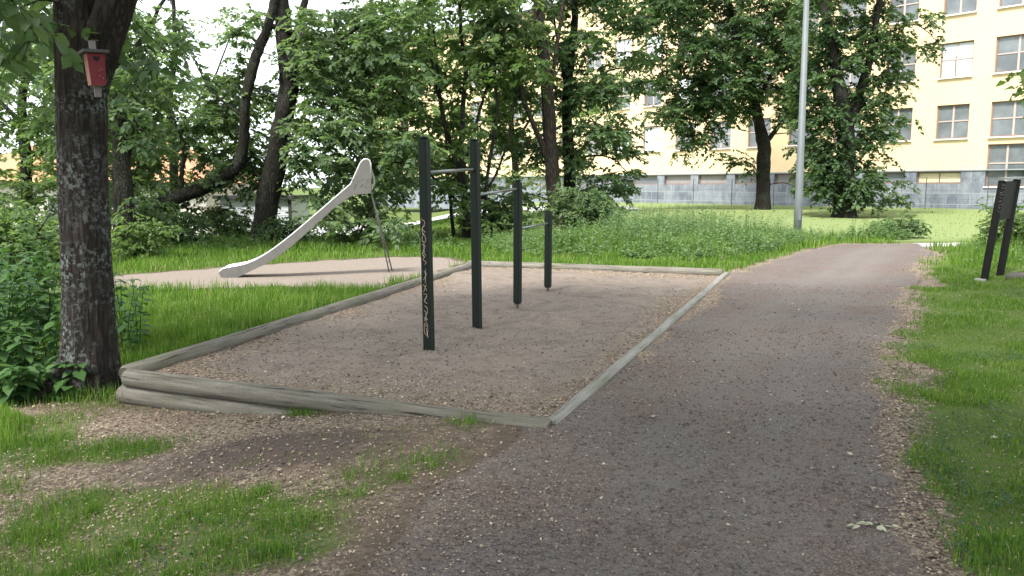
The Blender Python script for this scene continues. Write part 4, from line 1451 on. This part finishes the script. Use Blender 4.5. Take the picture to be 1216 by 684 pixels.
tk, Y = based(1003, 258, [(1003, 225), (1004, 190), (1004, 160), (1000, 120), (992, 80), (984, 40), (978, -10), (970, -80), (960, -180)])
_, stems = tree('ivy_covered_tree', 'leafy ivy clad tree with a V shaped fork right of the lamp post', [
    (tk, [.52, .44, .40, .36, .34, .25, .22, .20, .17, .12, .06], 0),
    ([at(1005, 165, Y), at(1018, 120, Y), at(1030, 80, Y), at(1040, 30, Y), at(1047, -20, Y), at(1060, -100, Y)], 0.25, 0.10),
    ([at(1036, 50, Y), at(1065, 35, Y), at(1090, 30, Y), at(1112, 48, Y)], 0.07, 0.01), ([at(1022, 110, Y), at(1045, 90, Y), at(1070, 70, Y)], 0.06, 0.01)],
    [(970, 1038, 165, 240, Y - .9, Y + .4, 60), (965, 1050, 0, 165, Y - .1, Y + 1.2, 70), (965, 1050, 20, 165, Y - .9, Y, 34), (1040, 1078, 40, 130, Y - .6, Y + .8, 18), (1035, 1080, 140, 240, Y - .8, Y + .4, 20), (945, 985, 40, 235, Y - .4, Y + 1.2, 50),
     (1045, 1110, -10, 60, Y - .8, Y + .8, 11), (1088, 1116, 35, 62, Y - .3, Y + .3, 2), (945, 1060, -60, 60, Y - 1.5, Y + 1.5, 40), (940, 1120, -220, -60, Y - 2, Y + 2, 36)],
    leaf=0.2, mat='leaf_c', R=(0.45, 0.8), seed=9, twigs=7, nl=10, wl=0.75, droop=0.6, reach=3)

# trees further back that close the view on the left
for (nm, lab, u, v, Yb, hgt, bx, mt, sd_) in [
    ('birch_tree', 'pale green bushy tree at the far left edge behind the board fence', 30, 285, 25, 120, [(-80, 150, 60, 270, 22, 27, 84), (-80, 130, -100, 60, 22, 27, 24)], 'leaf_l', 21),
    ('hazel_tree', 'thin stemmed tree in front of the orange roofed house', 205, 270, 33, 120, [(60, 330, 20, 60, 30, 36, 5), (60, 210, 90, 240, 30, 35, 34), (130, 330, 80, 180, 30, 35, 34), (60, 330, -200, -60, 30, 36, 6)], 'leaf_l', 22),
    ('lime_tree', 'broad light green tree beyond the slide towards the road', 440, 262, 36, 110, [(360, 560, 40, 215, 34, 39, 66), (380, 560, -120, 40, 34, 40, 34)], 'leaf_l', 23),
    ('rowan_tree', 'light green tree glimpsed between the pull-up posts and the yellow building', 610, 258, 38, 110, [(540, 725, 60, 225, 36, 40, 50), (540, 735, -120, 60, 36, 41, 36)], 'leaf_l', 24)]:
    bse = at(u, v, Yb)
    bse.z = float(gz(bse.x, bse.y))
    tk = [bse - Vector((0, 0, .2)), at(u + 2, 200, Yb), at(u - 4, 130, Yb), at(u + 3, 60, Yb), at(u, -20, Yb), at(u + 5, -120, Yb)]
    tree(nm, lab, [(tk, 0.2, 0.04), ([at(u, 170, Yb), at(u + 40, 110, Yb), at(u + 70, 40, Yb)], 0.08, 0.02), ([at(u, 150, Yb), at(u - 45, 100, Yb), at(u - 70, 30, Yb)], 0.08, 0.02)],
         bx, leaf=0.22, mat=mt, R=(0.9, 1.5), seed=sd_, twigs=9, nl=13)

# tree just outside the frame on the right whose twig hangs into view and whose crown shades the path
tree('maple_tree', 'light green leafy twig tip hanging in at the right edge before the building', [
    ([Vector((9.6, 7.2, 0)), Vector((9.5, 7.2, 2)), Vector((9.2, 7.1, 4)), Vector((8.6, 6.8, 6)), Vector((8.2, 6.6, 8))], 0.24, 0.08),
    ([Vector((9.2, 7.1, 4)), Vector((8.0, 7.6, 5.2)), Vector((6.5, 7.8, 6.0)), Vector((4.6, 8.0, 6.6))], 0.10, 0.03),
    ([Vector((9.2, 7.1, 4.2)), Vector((7.5, 5.4, 5.4)), Vector((5.5, 3.6, 6.2))], 0.10, 0.03),
    ([Vector((9.3, 7.1, 3.6)), Vector((8.3, 8.4, 3.4)), at(1262, 96, 9.8), at(1230, 98, 10.0)], 0.04, 0.006)],
    [(1236, 1258, 94, 110, 9.8, 10.2, 3)], leaf=0.12, mat='leaf_b', R=(0.34, 0.55), twigs=8, nl=8, seed=12, wl=0.8,
    balls=[((6.0, 6.2, 6.9), (5.0, 4.6, 1.8), 330)], reach=3)
tree('maple_tree', 'unseen leafy tree added behind the viewpoint to shade the foreground', [  # out of view, added only for the shade its crown casts
    ([Vector((-4.5, -3.5, -0.1)), Vector((-4.4, -3.4, 2)), Vector((-4, -3.2, 4.5)), Vector((-3.4, -3, 7))], 0.26, 0.08),
    ([Vector((-4, -3.2, 4.5)), Vector((-2, -2, 6)), Vector((0.5, -0.5, 7))], 0.1, 0.03), ([Vector((-4, -3.2, 4.8)), Vector((-5, -1, 6)), Vector((-5.5, 1, 7))], 0.1, 0.03)],
    [], leaf=0.24, mat='leaf_b', R=(0.7, 1.1), twigs=8, nl=9, seed=13, wl=0.7, balls=[((-1.5, -1.2, 7.2), (6.0, 4.6, 1.8), 190)], reach=3)

# ------------------------------------------------------------------ shrubs
def shrub(label, u, v, w, h, n, mat, leaf, seed, name='shrub', Yo=None, R=(0.28, 0.5), tw=8, nl=10):
    b = hitg(u, v) if Yo is None else at(u, v, Yo)
    b.z = float(gz(b.x, b.y))
    limbs = []
    rs = random.Random(seed)
    for k in range(5):
        a = rs.uniform(0, 6.28)
        limbs.append(([b + Vector((0.05 * math.cos(a), 0.05 * math.sin(a), -0.05)), b + Vector((w * .2 * math.cos(a), w * .2 * math.sin(a), h * .45)), b + Vector((w * .35 * math.cos(a), w * .35 * math.sin(a), h * .8))], 0.022, 0.008))
    return tree(name, label, limbs, [], leaf=leaf, mat=mat, R=R, twigs=tw, nl=nl, seed=seed, balls=[((b.x, b.y, b.z + h * .5), (w * .5, w * .4, h * .48), n)], cat='shrub', reach=2)


shrub('dark leafy bush between the leaning limb and the slide grass', 205, 292, 2.0, 1.0, 34, 'leaf_c', 0.11, 31)
shrub('yellowish green bush at the white shed wall', 268, 284, 1.9, 1.15, 30, 'leaf_y', 0.10, 32, Yo=26)
shrub('dark bush at the foot of the thick trunk behind the slide', 345, 289, 1.6, 0.75, 22, 'leaf_c', 0.11, 33)
shrub('drooping leafy bush under the slide top', 420, 284, 2.4, 1.3, 24, 'leaf_a', 0.14, 34, Yo=23, R=(0.4, 0.65))
shrub('rounded bush behind the second pull-up post', 585, 284, 2.4, 1.3, 28, 'leaf_a', 0.15, 35, Yo=26, R=(0.4, 0.7))
shrub('leafy bush around the two trunks behind the lowest post', 690, 292, 2.3, 1.7, 48, 'leaf_a', 0.14, 36, Yo=23.5, R=(0.35, 0.6))
shrub('wide dark green bush in front of the blue grey board fence', 60, 315, 2.2, 1.1, 44, 'leaf_a', 0.11, 37, Yo=16.5)
shrub('low bush at the left picture edge above the nettles', 5, 330, 2.0, 1.5, 46, 'leaf_b', 0.11, 38, Yo=12.5)
shrub('small bush beside the straight trunk behind the birdhouse tree', 165, 312, 1.3, 1.0, 26, 'leaf_b', 0.11, 39, Yo=17.5)
shrub('grassy green bush right behind the black notice board', 1212, 310, 1.6, 1.3, 34, 'leaf_b', 0.09, 40, Yo=17)
shrub('low ragged bush at the end of the gravel path', 1065, 288, 1.8, 0.7, 24, 'leaf_a', 0.12, 41, Yo=25.5)

# ------------------------------------------------------------------ nettle plants round the big trunk
def plant(label, group, u, v, h, seed, leaf=0.13, bend=0.1, kind='nettle_plant'):
    rng = np.random.default_rng(seed)
    b = hitg(u, v)
    root = empty(kind, b, label, 'plant', group)
    n_st = 3
    mb = MB()
    P, D, Nn, L, T = [], [], [], [], []
    for s in range(n_st):
        a = rng.uniform(0, 6.28)
        hh = h * rng.uniform(0.7, 1.0)
        o = Vector((math.cos(a), math.sin(a), 0))
        pts = smooth_line([b + o * 0.02 - Vector((0, 0, 0.03)), b + o * (0.05 + bend * .4) * hh + Vector((0, 0, hh * 0.5)), b + o * (0.08 + bend) * hh * 1.3 + Vector((0, 0, hh))], 5)
        mb.tube(pts, [0.006 - 0.0035 * i / 10 for i in range(len(pts))], 5)
        rows = max(5, int(hh / 0.085))
        for r in range(rows):
            t = 0.12 + 0.88 * (r + 0.5) / rows
            q = pts[min(int(t * 10), 9)].lerp(pts[min(int(t * 10) + 1, 10)], t * 10 % 1)
            sz = leaf * (0.55 + 0.75 * math.sin(math.pi * min(1, t * 0.85 + 0.1)))
            az0 = a + (r % 2) * math.pi / 2 + rng.normal(0, 0.25)
            for kk in range(4 if r == rows - 1 else 2):
                az = az0 + (math.pi if n_st and kk == 1 else 0) + (math.pi / 2 if kk > 1 else 0) + (math.pi if kk == 3 else 0)
                P.append(tuple(q + Vector((math.cos(az), math.sin(az), 0.2)) * 0.012))
                D.append((math.cos(az), math.sin(az), rng.uniform(-0.5, 0.25)))
                Nn.append((rng.normal(0, .2), rng.normal(0, .2), 1))
                L.append(sz * rng.uniform(0.85, 1.15))
                T.append(rng.uniform(0.2, 0.75) + 0.2 * t)
    P, D, Nn, L, T = map(np.array, (P, D, Nn, L, T))
    mb.build('stem', M['nettle'], root, True)
    link('foliage', leaves_mesh('foliage', P, D, Nn, L, L * 0.6, T, True), M['nettle'], root)


LA, GA = 'tall leafy green plant in the thicket left of the birdhouse tree', 'leafy plants left of the big trunk'
for i, (u, v, h) in enumerate([(-25, 455, 1.15), (2, 450, 1.25), (22, 446, 1.2), (42, 440, 1.1), (62, 445, 0.85), (10, 420, 1.2), (35, 410, 1.2), (-15, 420, 1.3), (55, 412, 1.0), (18, 462, 0.7), (40, 464, 0.6), (0, 390, 1.1), (28, 385, 1.0), (62, 390, 1.0), (-8, 470, 0.7)]):
    plant(LA, GA, u, v, h, 200 + i)
for i, (u, v, h) in enumerate([(30, 474, 0.4), (58, 470, 0.42), (75, 474, 0.32), (10, 480, 0.4)]):
    plant('low broad leaved plant in front of the thicket left of the big trunk', 'low plants left of the big trunk', u, v, h, 240 + i, 0.15, 0.35)
for i, (u, v, h) in enumerate([(150, 424, 0.75), (165, 415, 0.85), (146, 408, 0.8)]):
    plant('thin leafy plant in the grass just right of the big trunk', 'plants right of the big trunk', u, v, h, 260 + i, 0.11)
plant('low leafy sprout against the foot of the birdhouse tree by the log corner', None, 118, 466, 0.3, 270, 0.13, 0.5)

# ------------------------------------------------------------------ grass, weeds and litter (nobody could count them)
def scatter(x0, x1, y0, y1, dens, seed):
    rng = np.random.default_rng(seed)
    n = int((x1 - x0) * (y1 - y0) * dens)
    x, y = rng.uniform(x0, x1, n), rng.uniform(y0, y1, n)
    k = np.abs(x) < 0.67 * y + 1.8
    return x[k], y[k], rng


def blade_arrays(x, y, z, h, w, rng, lean=0.45):
    n = len(x)
    az = rng.uniform(0, 2 * math.pi, n)
    S = np.stack([np.cos(az), np.sin(az), np.zeros(n)], -1)
    B = np.stack([-np.sin(az), np.cos(az), np.zeros(n)], -1)
    P = np.stack([x, y, z], -1)
    ln = (rng.normal(0, lean, n) * h)[:, None]
    Z = np.array([0, 0, 1.0])
    hh, ww = h[:, None], w[:, None]
    v = np.stack([P - S * ww * .5, P + S * ww * .5, P + B * ln * .35 + Z * hh * .55 + S * ww * .4, P + B * ln * .35 + Z * hh * .55 - S * ww * .4, P + B * ln + Z * hh * (1 - np.minimum(0.3, np.abs(ln / hh) * .3))], 1)
    f4 = np.array([[0, 1, 2, 3]])
    f3 = np.array([[3, 2, 4]])
    o = (np.arange(n) * 5)[:, None, None]
    return v.reshape(-1, 3), (f4[None] + o).reshape(-1, 4), (f3[None] + o).reshape(-1, 3)


def grass(name, regs, seed, mat='grass'):
    Vs, F4, F3, T, off = [], [], [], [], 0
    for i, (x0, x1, y0, y1, dens, hmin, hmax, w, thr) in enumerate(regs):
        x, y, rng = scatter(x0, x1, y0, y1, dens, seed + i)
        zn = zones(x, y)
        pat = fbm(x * 2.2, y * 2.2, 77, 3)
        k = (zn['grass'] * (0.45 + 0.9 * pat) > rng.uniform(thr, 1.0, len(x))) & (poly_sd(x, y, PIT) > 0.12)
        x, y, pat = x[k], y[k], pat[k]
        h = (hmin + (hmax - hmin) * ss(0.3, 0.72, pat)) * rng.uniform(0.5, 1.15, len(x))
        v, a, b = blade_arrays(x, y, gz(x, y) - 0.005, h, w * rng.uniform(0.6, 1.2, len(x)), rng)
        Vs.append(v)
        F4.append(a + off)
        F3.append(b + off)
        off += len(v)
        tn = 0.22 + 0.28 * fbm(x * 0.7, y * 0.7, 91, 3) + 0.28 * fbm(x * 4, y * 4, 93, 2) + rng.normal(0, 0.24, len(x))
        tn = tn + np.where((x < 1.4) & (y < 6.6) & (x > -4), 0.12 + rng.normal(0, 0.1, len(x)), 0)
        T.append(np.repeat(np.clip(tn, 0, 1), 5))
    return tag(link(name, raw_mesh(name, np.concatenate(Vs), [np.concatenate(F4), np.concatenate(F3)], {'tint': np.concatenate(T)}), M[mat]), kind='stuff')


grass('grass', [
    (1.5, 9.5, 2.2, 6.0, 5000, 0.022, 0.085, 0.0056, 0.25), (2.5, 9.5, 6.0, 9.0, 3400, 0.03, 0.07, 0.006, 0.25), (4, 11, 9.0, 15.0, 1500, 0.03, 0.08, 0.009, 0.2),
    (-6.5, 1.4, 2.2, 4.6, 2700, 0.02, 0.055, 0.0042, 0.2), (-7, 1.4, 4.6, 6.6, 2000, 0.02, 0.06, 0.005, 0.2),
    (-8, -1.5, 6.4, 10, 2200, 0.10, 0.22, 0.007, 0.1), (-9.5, 0, 10, 14.5, 1000, 0.10, 0.22, 0.010, 0.1), (-12, 5.5, 14.5, 19, 420, 0.08, 0.22, 0.014, 0.1),
    (-16, 11, 19, 24, 220, 0.10, 0.26, 0.022, 0.1), (5, 13, 14.5, 19, 500, 0.05, 0.14, 0.013, 0.1), (-16, 2, 25, 46, 45, 0.05, 0.14, 0.04, 0.1), (2, 24, 24, 46, 9, 0.03, 0.08, 0.03, 0.3)], 300)

rng = np.random.default_rng(909)
tx, ty = [], []
while len(tx) < 120:
    x_, y_ = rng.uniform(-4.6, 0.8), rng.uniform(2.9, 5.9)
    if abs(x_) < 0.67 * y_ + 0.3 and zones(np.array([x_]), np.array([y_]))['grass'][0] > rng.uniform(0.35, 0.9) and zones(np.array([x_]), np.array([y_]))['soil'][0] < 0.35:
        tx.append(x_)
        ty.append(y_)
TX, TY, TH = [], [], []
for x_, y_ in zip(tx, ty):
    rr, nb = rng.uniform(0.04, 0.13), int(rng.uniform(50, 170))
    TX.append(rng.normal(x_, rr, nb))
    TY.append(rng.normal(y_, rr, nb))
    TH.append(rng.uniform(0.035, 0.095) * rng.uniform(0.5, 1.2, nb))
TX, TY, TH = map(np.concatenate, (TX, TY, TH))
tv, ta, tb_ = blade_arrays(TX, TY, gz(TX, TY) - 0.005, TH, 0.0045 * rng.uniform(0.6, 1.2, len(TX)), rng, 0.5)
tag(link('grass_tufts', raw_mesh('grass_tufts', tv, [ta, tb_], {'tint': np.repeat(np.clip(rng.normal(0.45, 0.2, len(TX)), 0, 1), 5)}), M['grass']), kind='stuff')

# long tuft in front of the thicket at the left edge and beside the lawn sign
def tall(name, pts, dens, hmin, hmax, w, seed, mat='grass'):
    poly = [(p.x, p.y) for p in pts]
    xs, ys = [p[0] for p in poly], [p[1] for p in poly]
    rng = np.random.default_rng(seed)
    n = int((max(xs) - min(xs)) * (max(ys) - min(ys)) * dens)
    x, y = rng.uniform(min(xs), max(xs), n), rng.uniform(min(ys), max(ys), n)
    k = poly_sd(x, y, poly) < -0.02
    x, y = x[k], y[k]
    return x, y, rng, poly


Vs, F4, F3, T, off = [], [], [], [], 0
WEEDP = [hit(600, 305), hit(680, 306), hit(790, 309), hit(868, 310), hit(930, 298), hit(985, 287), hit(1085, 285), Vector((12.2, 25.5, 0)), Vector((8.5, 24.5, 0)), Vector((2, 23.5, 0)), Vector((-1, 23.5, 0))]
SIGNP = [hit(1118, 322), hit(1150, 326), hit(1240, 324), Vector((16, 18, 0)), Vector((16, 21.5, 0)), Vector((11.8, 21.3, 0)), Vector((9.6, 17, 0))]
TUFT = [hit(-40, 500, -.15), hit(-10, 540, -.15), hit(30, 520, -.15), hit(48, 492, -.15), hit(0, 478, -.15)]
for pts, dens, h0, h1, w in ((WEEDP, 160, 0.25, 0.75, 0.014), (SIGNP, 260, 0.25, 0.7, 0.013), (TUFT, 2600, 0.10, 0.25, 0.006)):
    x, y, rng, poly = tall('t', pts, dens, h0, h1, w, 500 + len(Vs))
    edge = ss(0.0, 0.9 if h1 > 0.5 else 0.2, -poly_sd(x, y, poly))
    h = (h0 + (h1 - h0) * fbm(x * 0.9, y * 0.9, 61, 3) * 1.2) * rng.uniform(0.5, 1.1, len(x)) * (0.35 + 0.65 * edge)
    v, a, b = blade_arrays(x, y, gz(x, y) - 0.01, h, w * rng.uniform(0.6, 1.2, len(x)), rng, 0.3)
    Vs.append(v)
    F4.append(a + off)
    F3.append(b + off)
    off += len(v)
    T.append(np.repeat(np.clip(0.35 + 0.5 * fbm(x * 0.8, y * 0.8, 92, 3) + rng.normal(0, 0.16, len(x)), 0, 1), 5))
tag(link('tall_grass', raw_mesh('tall_grass', np.concatenate(Vs), [np.concatenate(F4), np.concatenate(F3)], {'tint': np.concatenate(T)}), M['grass']), kind='stuff')

P, D, Nn, L, T, stems = [], [], [], [], [], []
for pts, dens, h0, h1, nl, lf in ((WEEDP, 62, 0.40, 1.0, 15, 0.11), (SIGNP, 10, 0.3, 0.7, 10, 0.08),
                                  ([hit(130, 303), hit(250, 300), hit(420, 297), hit(560, 299), Vector((-1.5, 24, 0)), Vector((-6, 25.5, 0)), Vector((-14, 25.5, 0)), Vector((-13, 20, 0))], 12, 0.15, 0.5, 9, 0.11),
                                  ([hit(-60, 420), hit(60, 430), hit(72, 380), hit(90, 350), hit(120, 330), hit(20, 318), hit(-60, 330)], 14, 0.3, 0.8, 10, 0.12)):
    x, y, rng, poly = tall('w', pts, dens, h0, h1, 0.01, 600 + len(P))
    n = len(x)
    edge = ss(0.0, 1.0, -poly_sd(x, y, poly))
    h = (h0 + (h1 - h0) * ss(0.35, 0.65, fbm(x * 0.6, y * 0.6, 62, 3))) * rng.uniform(0.45, 1.2, n) * (0.4 + 0.6 * edge)
    b = np.stack([x, y, gz(x, y)], -1)
    tip = b + np.stack([rng.normal(0, .12, n) * h, rng.normal(0, .12, n) * h, h], -1)
    stems.append(np.stack([b, (b + tip) / 2 + rng.normal(0, .01, (n, 3)), tip], 1))
    t = (np.arange(nl) + rng.uniform(0, 1, (n, nl))) / nl
    t = 0.15 + 0.85 * t
    pos = b[:, None] * (1 - t[..., None]) + tip[:, None] * t[..., None]
    az = rng.uniform(0, 6.28, (n, nl))
    d = np.stack([np.cos(az), np.sin(az), rng.uniform(-0.6, 0.5, (n, nl))], -1)
    nn = rng.normal(0, .3, (n, nl, 3))
    nn[..., 2] += 1
    P.append(pos.reshape(-1, 3))
    D.append(d.reshape(-1, 3))
    Nn.append(nn.reshape(-1, 3))
    L.append((lf * rng.uniform(0.6, 1.2, (n, nl)) * (1.15 - 0.5 * t)).ravel())
    T.append((0.25 + 0.4 * fbm(x * 0.6, y * 0.6, 63, 3)[:, None] + 0.2 * t + rng.normal(0, .13, (n, nl))).ravel())
P, D, Nn, L, T = map(np.concatenate, (P, D, Nn, L, T))
tag(link('weeds', leaves_mesh('weeds', P, D, Nn, L, L * 0.5, T), M['weed']), kind='stuff')
V, F = twig_mesh(np.concatenate(stems), 0.004)
tag(link('weed_stems', raw_mesh('weed_stems', V, F, {'tint': np.full(len(V), 0.4)}), M['weed']), kind='stuff')

# clover and small broad leaves among the lawn blades
P, D, Nn, L, T = [], [], [], [], []
for (x0, x1, y0, y1, d_) in ((1.8, 8, 3, 8, 420), (-5, 1, 2.8, 6.2, 170), (-7, -1.5, 6.5, 11, 60)):
    x, y, rng = scatter(x0, x1, y0, y1, d_, 950 + len(P))
    k = zones(x, y)['grass'] * ss(0.42, 0.62, fbm(x * 1.3, y * 1.3, 97, 3)) > rng.uniform(0.1, 1, len(x))
    x, y = np.repeat(x[k], 3), np.repeat(y[k], 3)
    n = len(x)
    x, y = x + rng.normal(0, .012, n), y + rng.normal(0, .012, n)
    P.append(np.stack([x, y, gz(x, y) + rng.uniform(0.02, 0.055, n)], -1))
    az = rng.uniform(0, 6.28, n)
    D.append(np.stack([np.cos(az), np.sin(az), rng.normal(0, .2, n)], -1))
    nn = rng.normal(0, .2, (n, 3))
    nn[:, 2] += 1
    Nn.append(nn)
    L.append(rng.uniform(0.012, 0.026, n))
    T.append(rng.uniform(0, .7, n))
P, D, Nn, L, T = map(np.concatenate, (P, D, Nn, L, T))
tag(link('clover', leaves_mesh('clover', P, D, Nn, L, L * 0.8, T, True), M['nettle']), kind='stuff')

# wood chips and dry leaves
Xc, Yc = [], []
for i, (x0, x1, y0, y1, d) in enumerate([(-6, 5.5, 2.6, 4.5, 2600), (-6, 6.5, 4.5, 7, 1700), (-4, 7, 7, 11, 520), (-2, 10, 11, 17, 180)]):
    x, y, rng = scatter(x0, x1, y0, y1, d, 700 + i)
    zn = zones(x, y)
    wgt = zn['chip'] * np.where(zn['sand'] > .5, 0.95, 0.62) + zn['path'] * 0.04 + zn['grass'] * np.where(x > 1.5, 0.10, 0.12) + zn['soil'] * 0.16 + zn['sand'] * 0.07
    k = wgt * (0.35 + 1.1 * fbm(x * 3.3, y * 3.3, 72, 3)) > rng.uniform(0, 1, len(x))
    Xc.append(x[k])
    Yc.append(y[k])
x, y = np.concatenate(Xc), np.concatenate(Yc)
rng = np.random.default_rng(77)
n = len(x)
az = rng.uniform(0, 6.28, n)
D = np.stack([np.cos(az), np.sin(az), rng.normal(0, .22, n)], -1)
Nn = rng.normal(0, .28, (n, 3))
Nn[:, 2] += 1
L = rng.uniform(0.007, 0.019, n) * (1 + 0.5 * (rng.uniform(0, 1, n) > 0.93)) * (1 + 0.05 * y)
tag(link('wood_chip_litter', leaves_mesh('wood_chip_litter', np.stack([x, y, gz(x, y) + 0.009 + rng.uniform(0, .006, n)], -1), D, Nn, L, L * rng.uniform(.35, .8, n),
                                         np.clip(rng.normal(0.56, 0.22, n) + 0.25 * (fbm(x * .8, y * .8, 73, 2) - .5), 0, 1)), M['chips']), kind='stuff')

# gravel stones on the path and in the pit
Xc, Yc = [], []
for i, (x0, x1, y0, y1, d) in enumerate([(-2.5, 3.5, 2.6, 4.2, 3000), (-2, 4.5, 4.2, 6, 1700), (-4, 6, 6, 9, 700), (-3, 8, 9, 13, 200)]):
    x, y, rng = scatter(x0, x1, y0, y1, d, 800 + i)
    zn = zones(x, y)
    wgt = zn['path'] * 0.8 + zn['sand'] * 0.35 + zn['soil'] * 0.45 + zn['chip'] * 0.3
    k = wgt * (0.2 + 1.3 * fbm(x * 1.7, y * 1.7, 74, 3)) > rng.uniform(0, 1, len(x))
    Xc.append(x[k])
    Yc.append(y[k])
x, y = np.concatenate(Xc), np.concatenate(Yc)
n = len(x)
r = rng.gamma(2.4, 0.0013, n) + 0.0018
r = np.minimum(r, 0.014) * (1 + 0.04 * y)
octa = np.array([[1, 0, 0], [-1, 0, 0], [0, 1, 0], [0, -1, 0], [0, 0, 1], [0, 0, -1]], float)
of = np.array([[0, 2, 4], [2, 1, 4], [1, 3, 4], [3, 0, 4], [2, 0, 5], [1, 2, 5], [3, 1, 5], [0, 3, 5]])
az = rng.uniform(0, 6.28, n)
ca, sa = np.cos(az)[:, None], np.sin(az)[:, None]
sc = rng.uniform(0.6, 1.35, (n, 6, 1)) * octa[None] * r[:, None, None]
sc[..., 2] *= 0.65
V = np.stack([sc[..., 0] * ca - sc[..., 1] * sa, sc[..., 0] * sa + sc[..., 1] * ca, sc[..., 2]], -1) + np.stack([x, y, gz(x, y) + 0.006 + r * .2], -1)[:, None]
F = (of[None] + (np.arange(n) * 6)[:, None, None]).reshape(-1, 3)
tag(link('gravel', raw_mesh('gravel', V.reshape(-1, 3), F, {'tint': np.repeat(np.clip(rng.beta(2.2, 2.4, n), 0, 1), 6)}), M['pebbles']), kind='stuff')

# a few fallen leaves one can point at
def fallen(label, u, v, n, size, spread, seed, mat):
    rng = np.random.default_rng(seed)
    b = hitg(u, v)
    a = rng.uniform(0, 6.28, n)
    s = rng.uniform(0, spread, n)
    P = np.stack([b.x + s * np.cos(a), b.y + s * .5 * np.sin(a), np.full(n, b.z + 0.014) + rng.uniform(0, .012, n)], -1)
    D = np.stack([np.cos(a), np.sin(a), rng.normal(0.1, .2, n)], -1)
    Nn = rng.normal(0, .35, (n, 3))
    Nn[:, 2] += 1
    L = size * rng.uniform(.6, 1.2, n)
    o = link('fallen_leaf', leaves_mesh('fallen_leaf', P, D, Nn, L, L * .5, rng.uniform(.3, 1, n), True), M[mat])
    tag(o, label, 'leaf')


M['dry_leaf'] = litter_mat('dry_pale_leaf', [(0, (0.20, 0.22, 0.14)), (1, (0.42, 0.43, 0.32))])
fallen('withered pale green leaf sprig lying on the right half of the gravel path', 1038, 628, 12, 0.055, 0.10, 1, 'dry_leaf')
fallen('single pale curled leaf on the gravel path above the withered sprig', 1012, 545, 2, 0.05, 0.02, 2, 'dry_leaf')
fallen('small pale leaf on the gravel near the sand pit corner', 776, 499, 2, 0.06, 0.03, 3, 'dry_leaf')
fallen('pale leaf lying on the lawn grass right of the path', 1190, 522, 3, 0.05, 0.05, 4, 'dry_leaf')

# ------------------------------------------------------------------ light, sky, camera
SUN_EL, SUN_AZ = 56.0, 215.0           # azimuth clockwise from +Y
w = bpy.data.worlds.new('World')
SC.world = w
w.use_nodes = True
nt = w.node_tree
nt.nodes.clear()
out = nt.nodes.new('ShaderNodeOutputWorld')
bg = nt.nodes.new('ShaderNodeBackground')
sky = nt.nodes.new('ShaderNodeTexSky')
sky.sky_type = 'NISHITA'
sky.sun_disc = False
sky.sun_elevation = math.radians(SUN_EL)
sky.sun_rotation = math.radians(SUN_AZ)
sky.air_density, sky.dust_density, sky.ozone_density = 1.0, 2.0, 1.0
hs_ = nt.nodes.new('ShaderNodeHueSaturation')
hs_.inputs['Saturation'].default_value = 0.32
nt.links.new(sky.outputs[0], hs_.inputs['Color'])
ov = nt.nodes.new('ShaderNodeMix')          # thin bright cloud cover over the blue
ov.data_type = 'RGBA'
ov.inputs[0].default_value = 0.6
nt.links.new(hs_.outputs[0], ov.inputs[6])
ov.inputs[7].default_value = (6.6, 7.0, 7.3, 1)
nt.links.new(ov.outputs[2], bg.inputs[0])
bg.inputs[1].default_value = 0.15
nt.links.new(bg.outputs[0], out.inputs[0])

sd_ = bpy.data.lights.new('sun', 'SUN')
sd_.energy = 3.4
sd_.angle = math.radians(11)
sd_.color = (1.0, 0.95, 0.87)
so = bpy.data.objects.new('sun', sd_)
COL.objects.link(so)
az, el = math.radians(SUN_AZ), math.radians(SUN_EL)
dirv = Vector((math.sin(az) * math.cos(el), math.cos(az) * math.cos(el), math.sin(el)))
so.rotation_euler = (-dirv).to_track_quat('-Z', 'Y').to_euler()
so.location = (0, 0, 30)

cd = bpy.data.cameras.new('camera')
cam = bpy.data.objects.new('camera', cd)
COL.objects.link(cam)
cam.location = (0, 0, CAM_Z)
cam.rotation_euler = (math.pi / 2 - PITCH, 0, 0)
cd.sensor_width = 36
cd.lens = FPX / 1216 * 36
cd.clip_start, cd.clip_end = 0.05, 6000
SC.camera = cam

SC.render.engine = 'CYCLES'
SC.view_settings.view_transform = 'Standard'
SC.view_settings.look = 'None'
SC.view_settings.gamma = 1
SC.view_settings.exposure = 1.3
SC.cycles.use_denoising = True
SC.cycles.max_bounces = 7
SC.cycles.diffuse_bounces = 4
SC.cycles.transmission_bounces = 5
SC.cycles.glossy_bounces = 2
SC.cycles.sample_clamp_indirect = 6
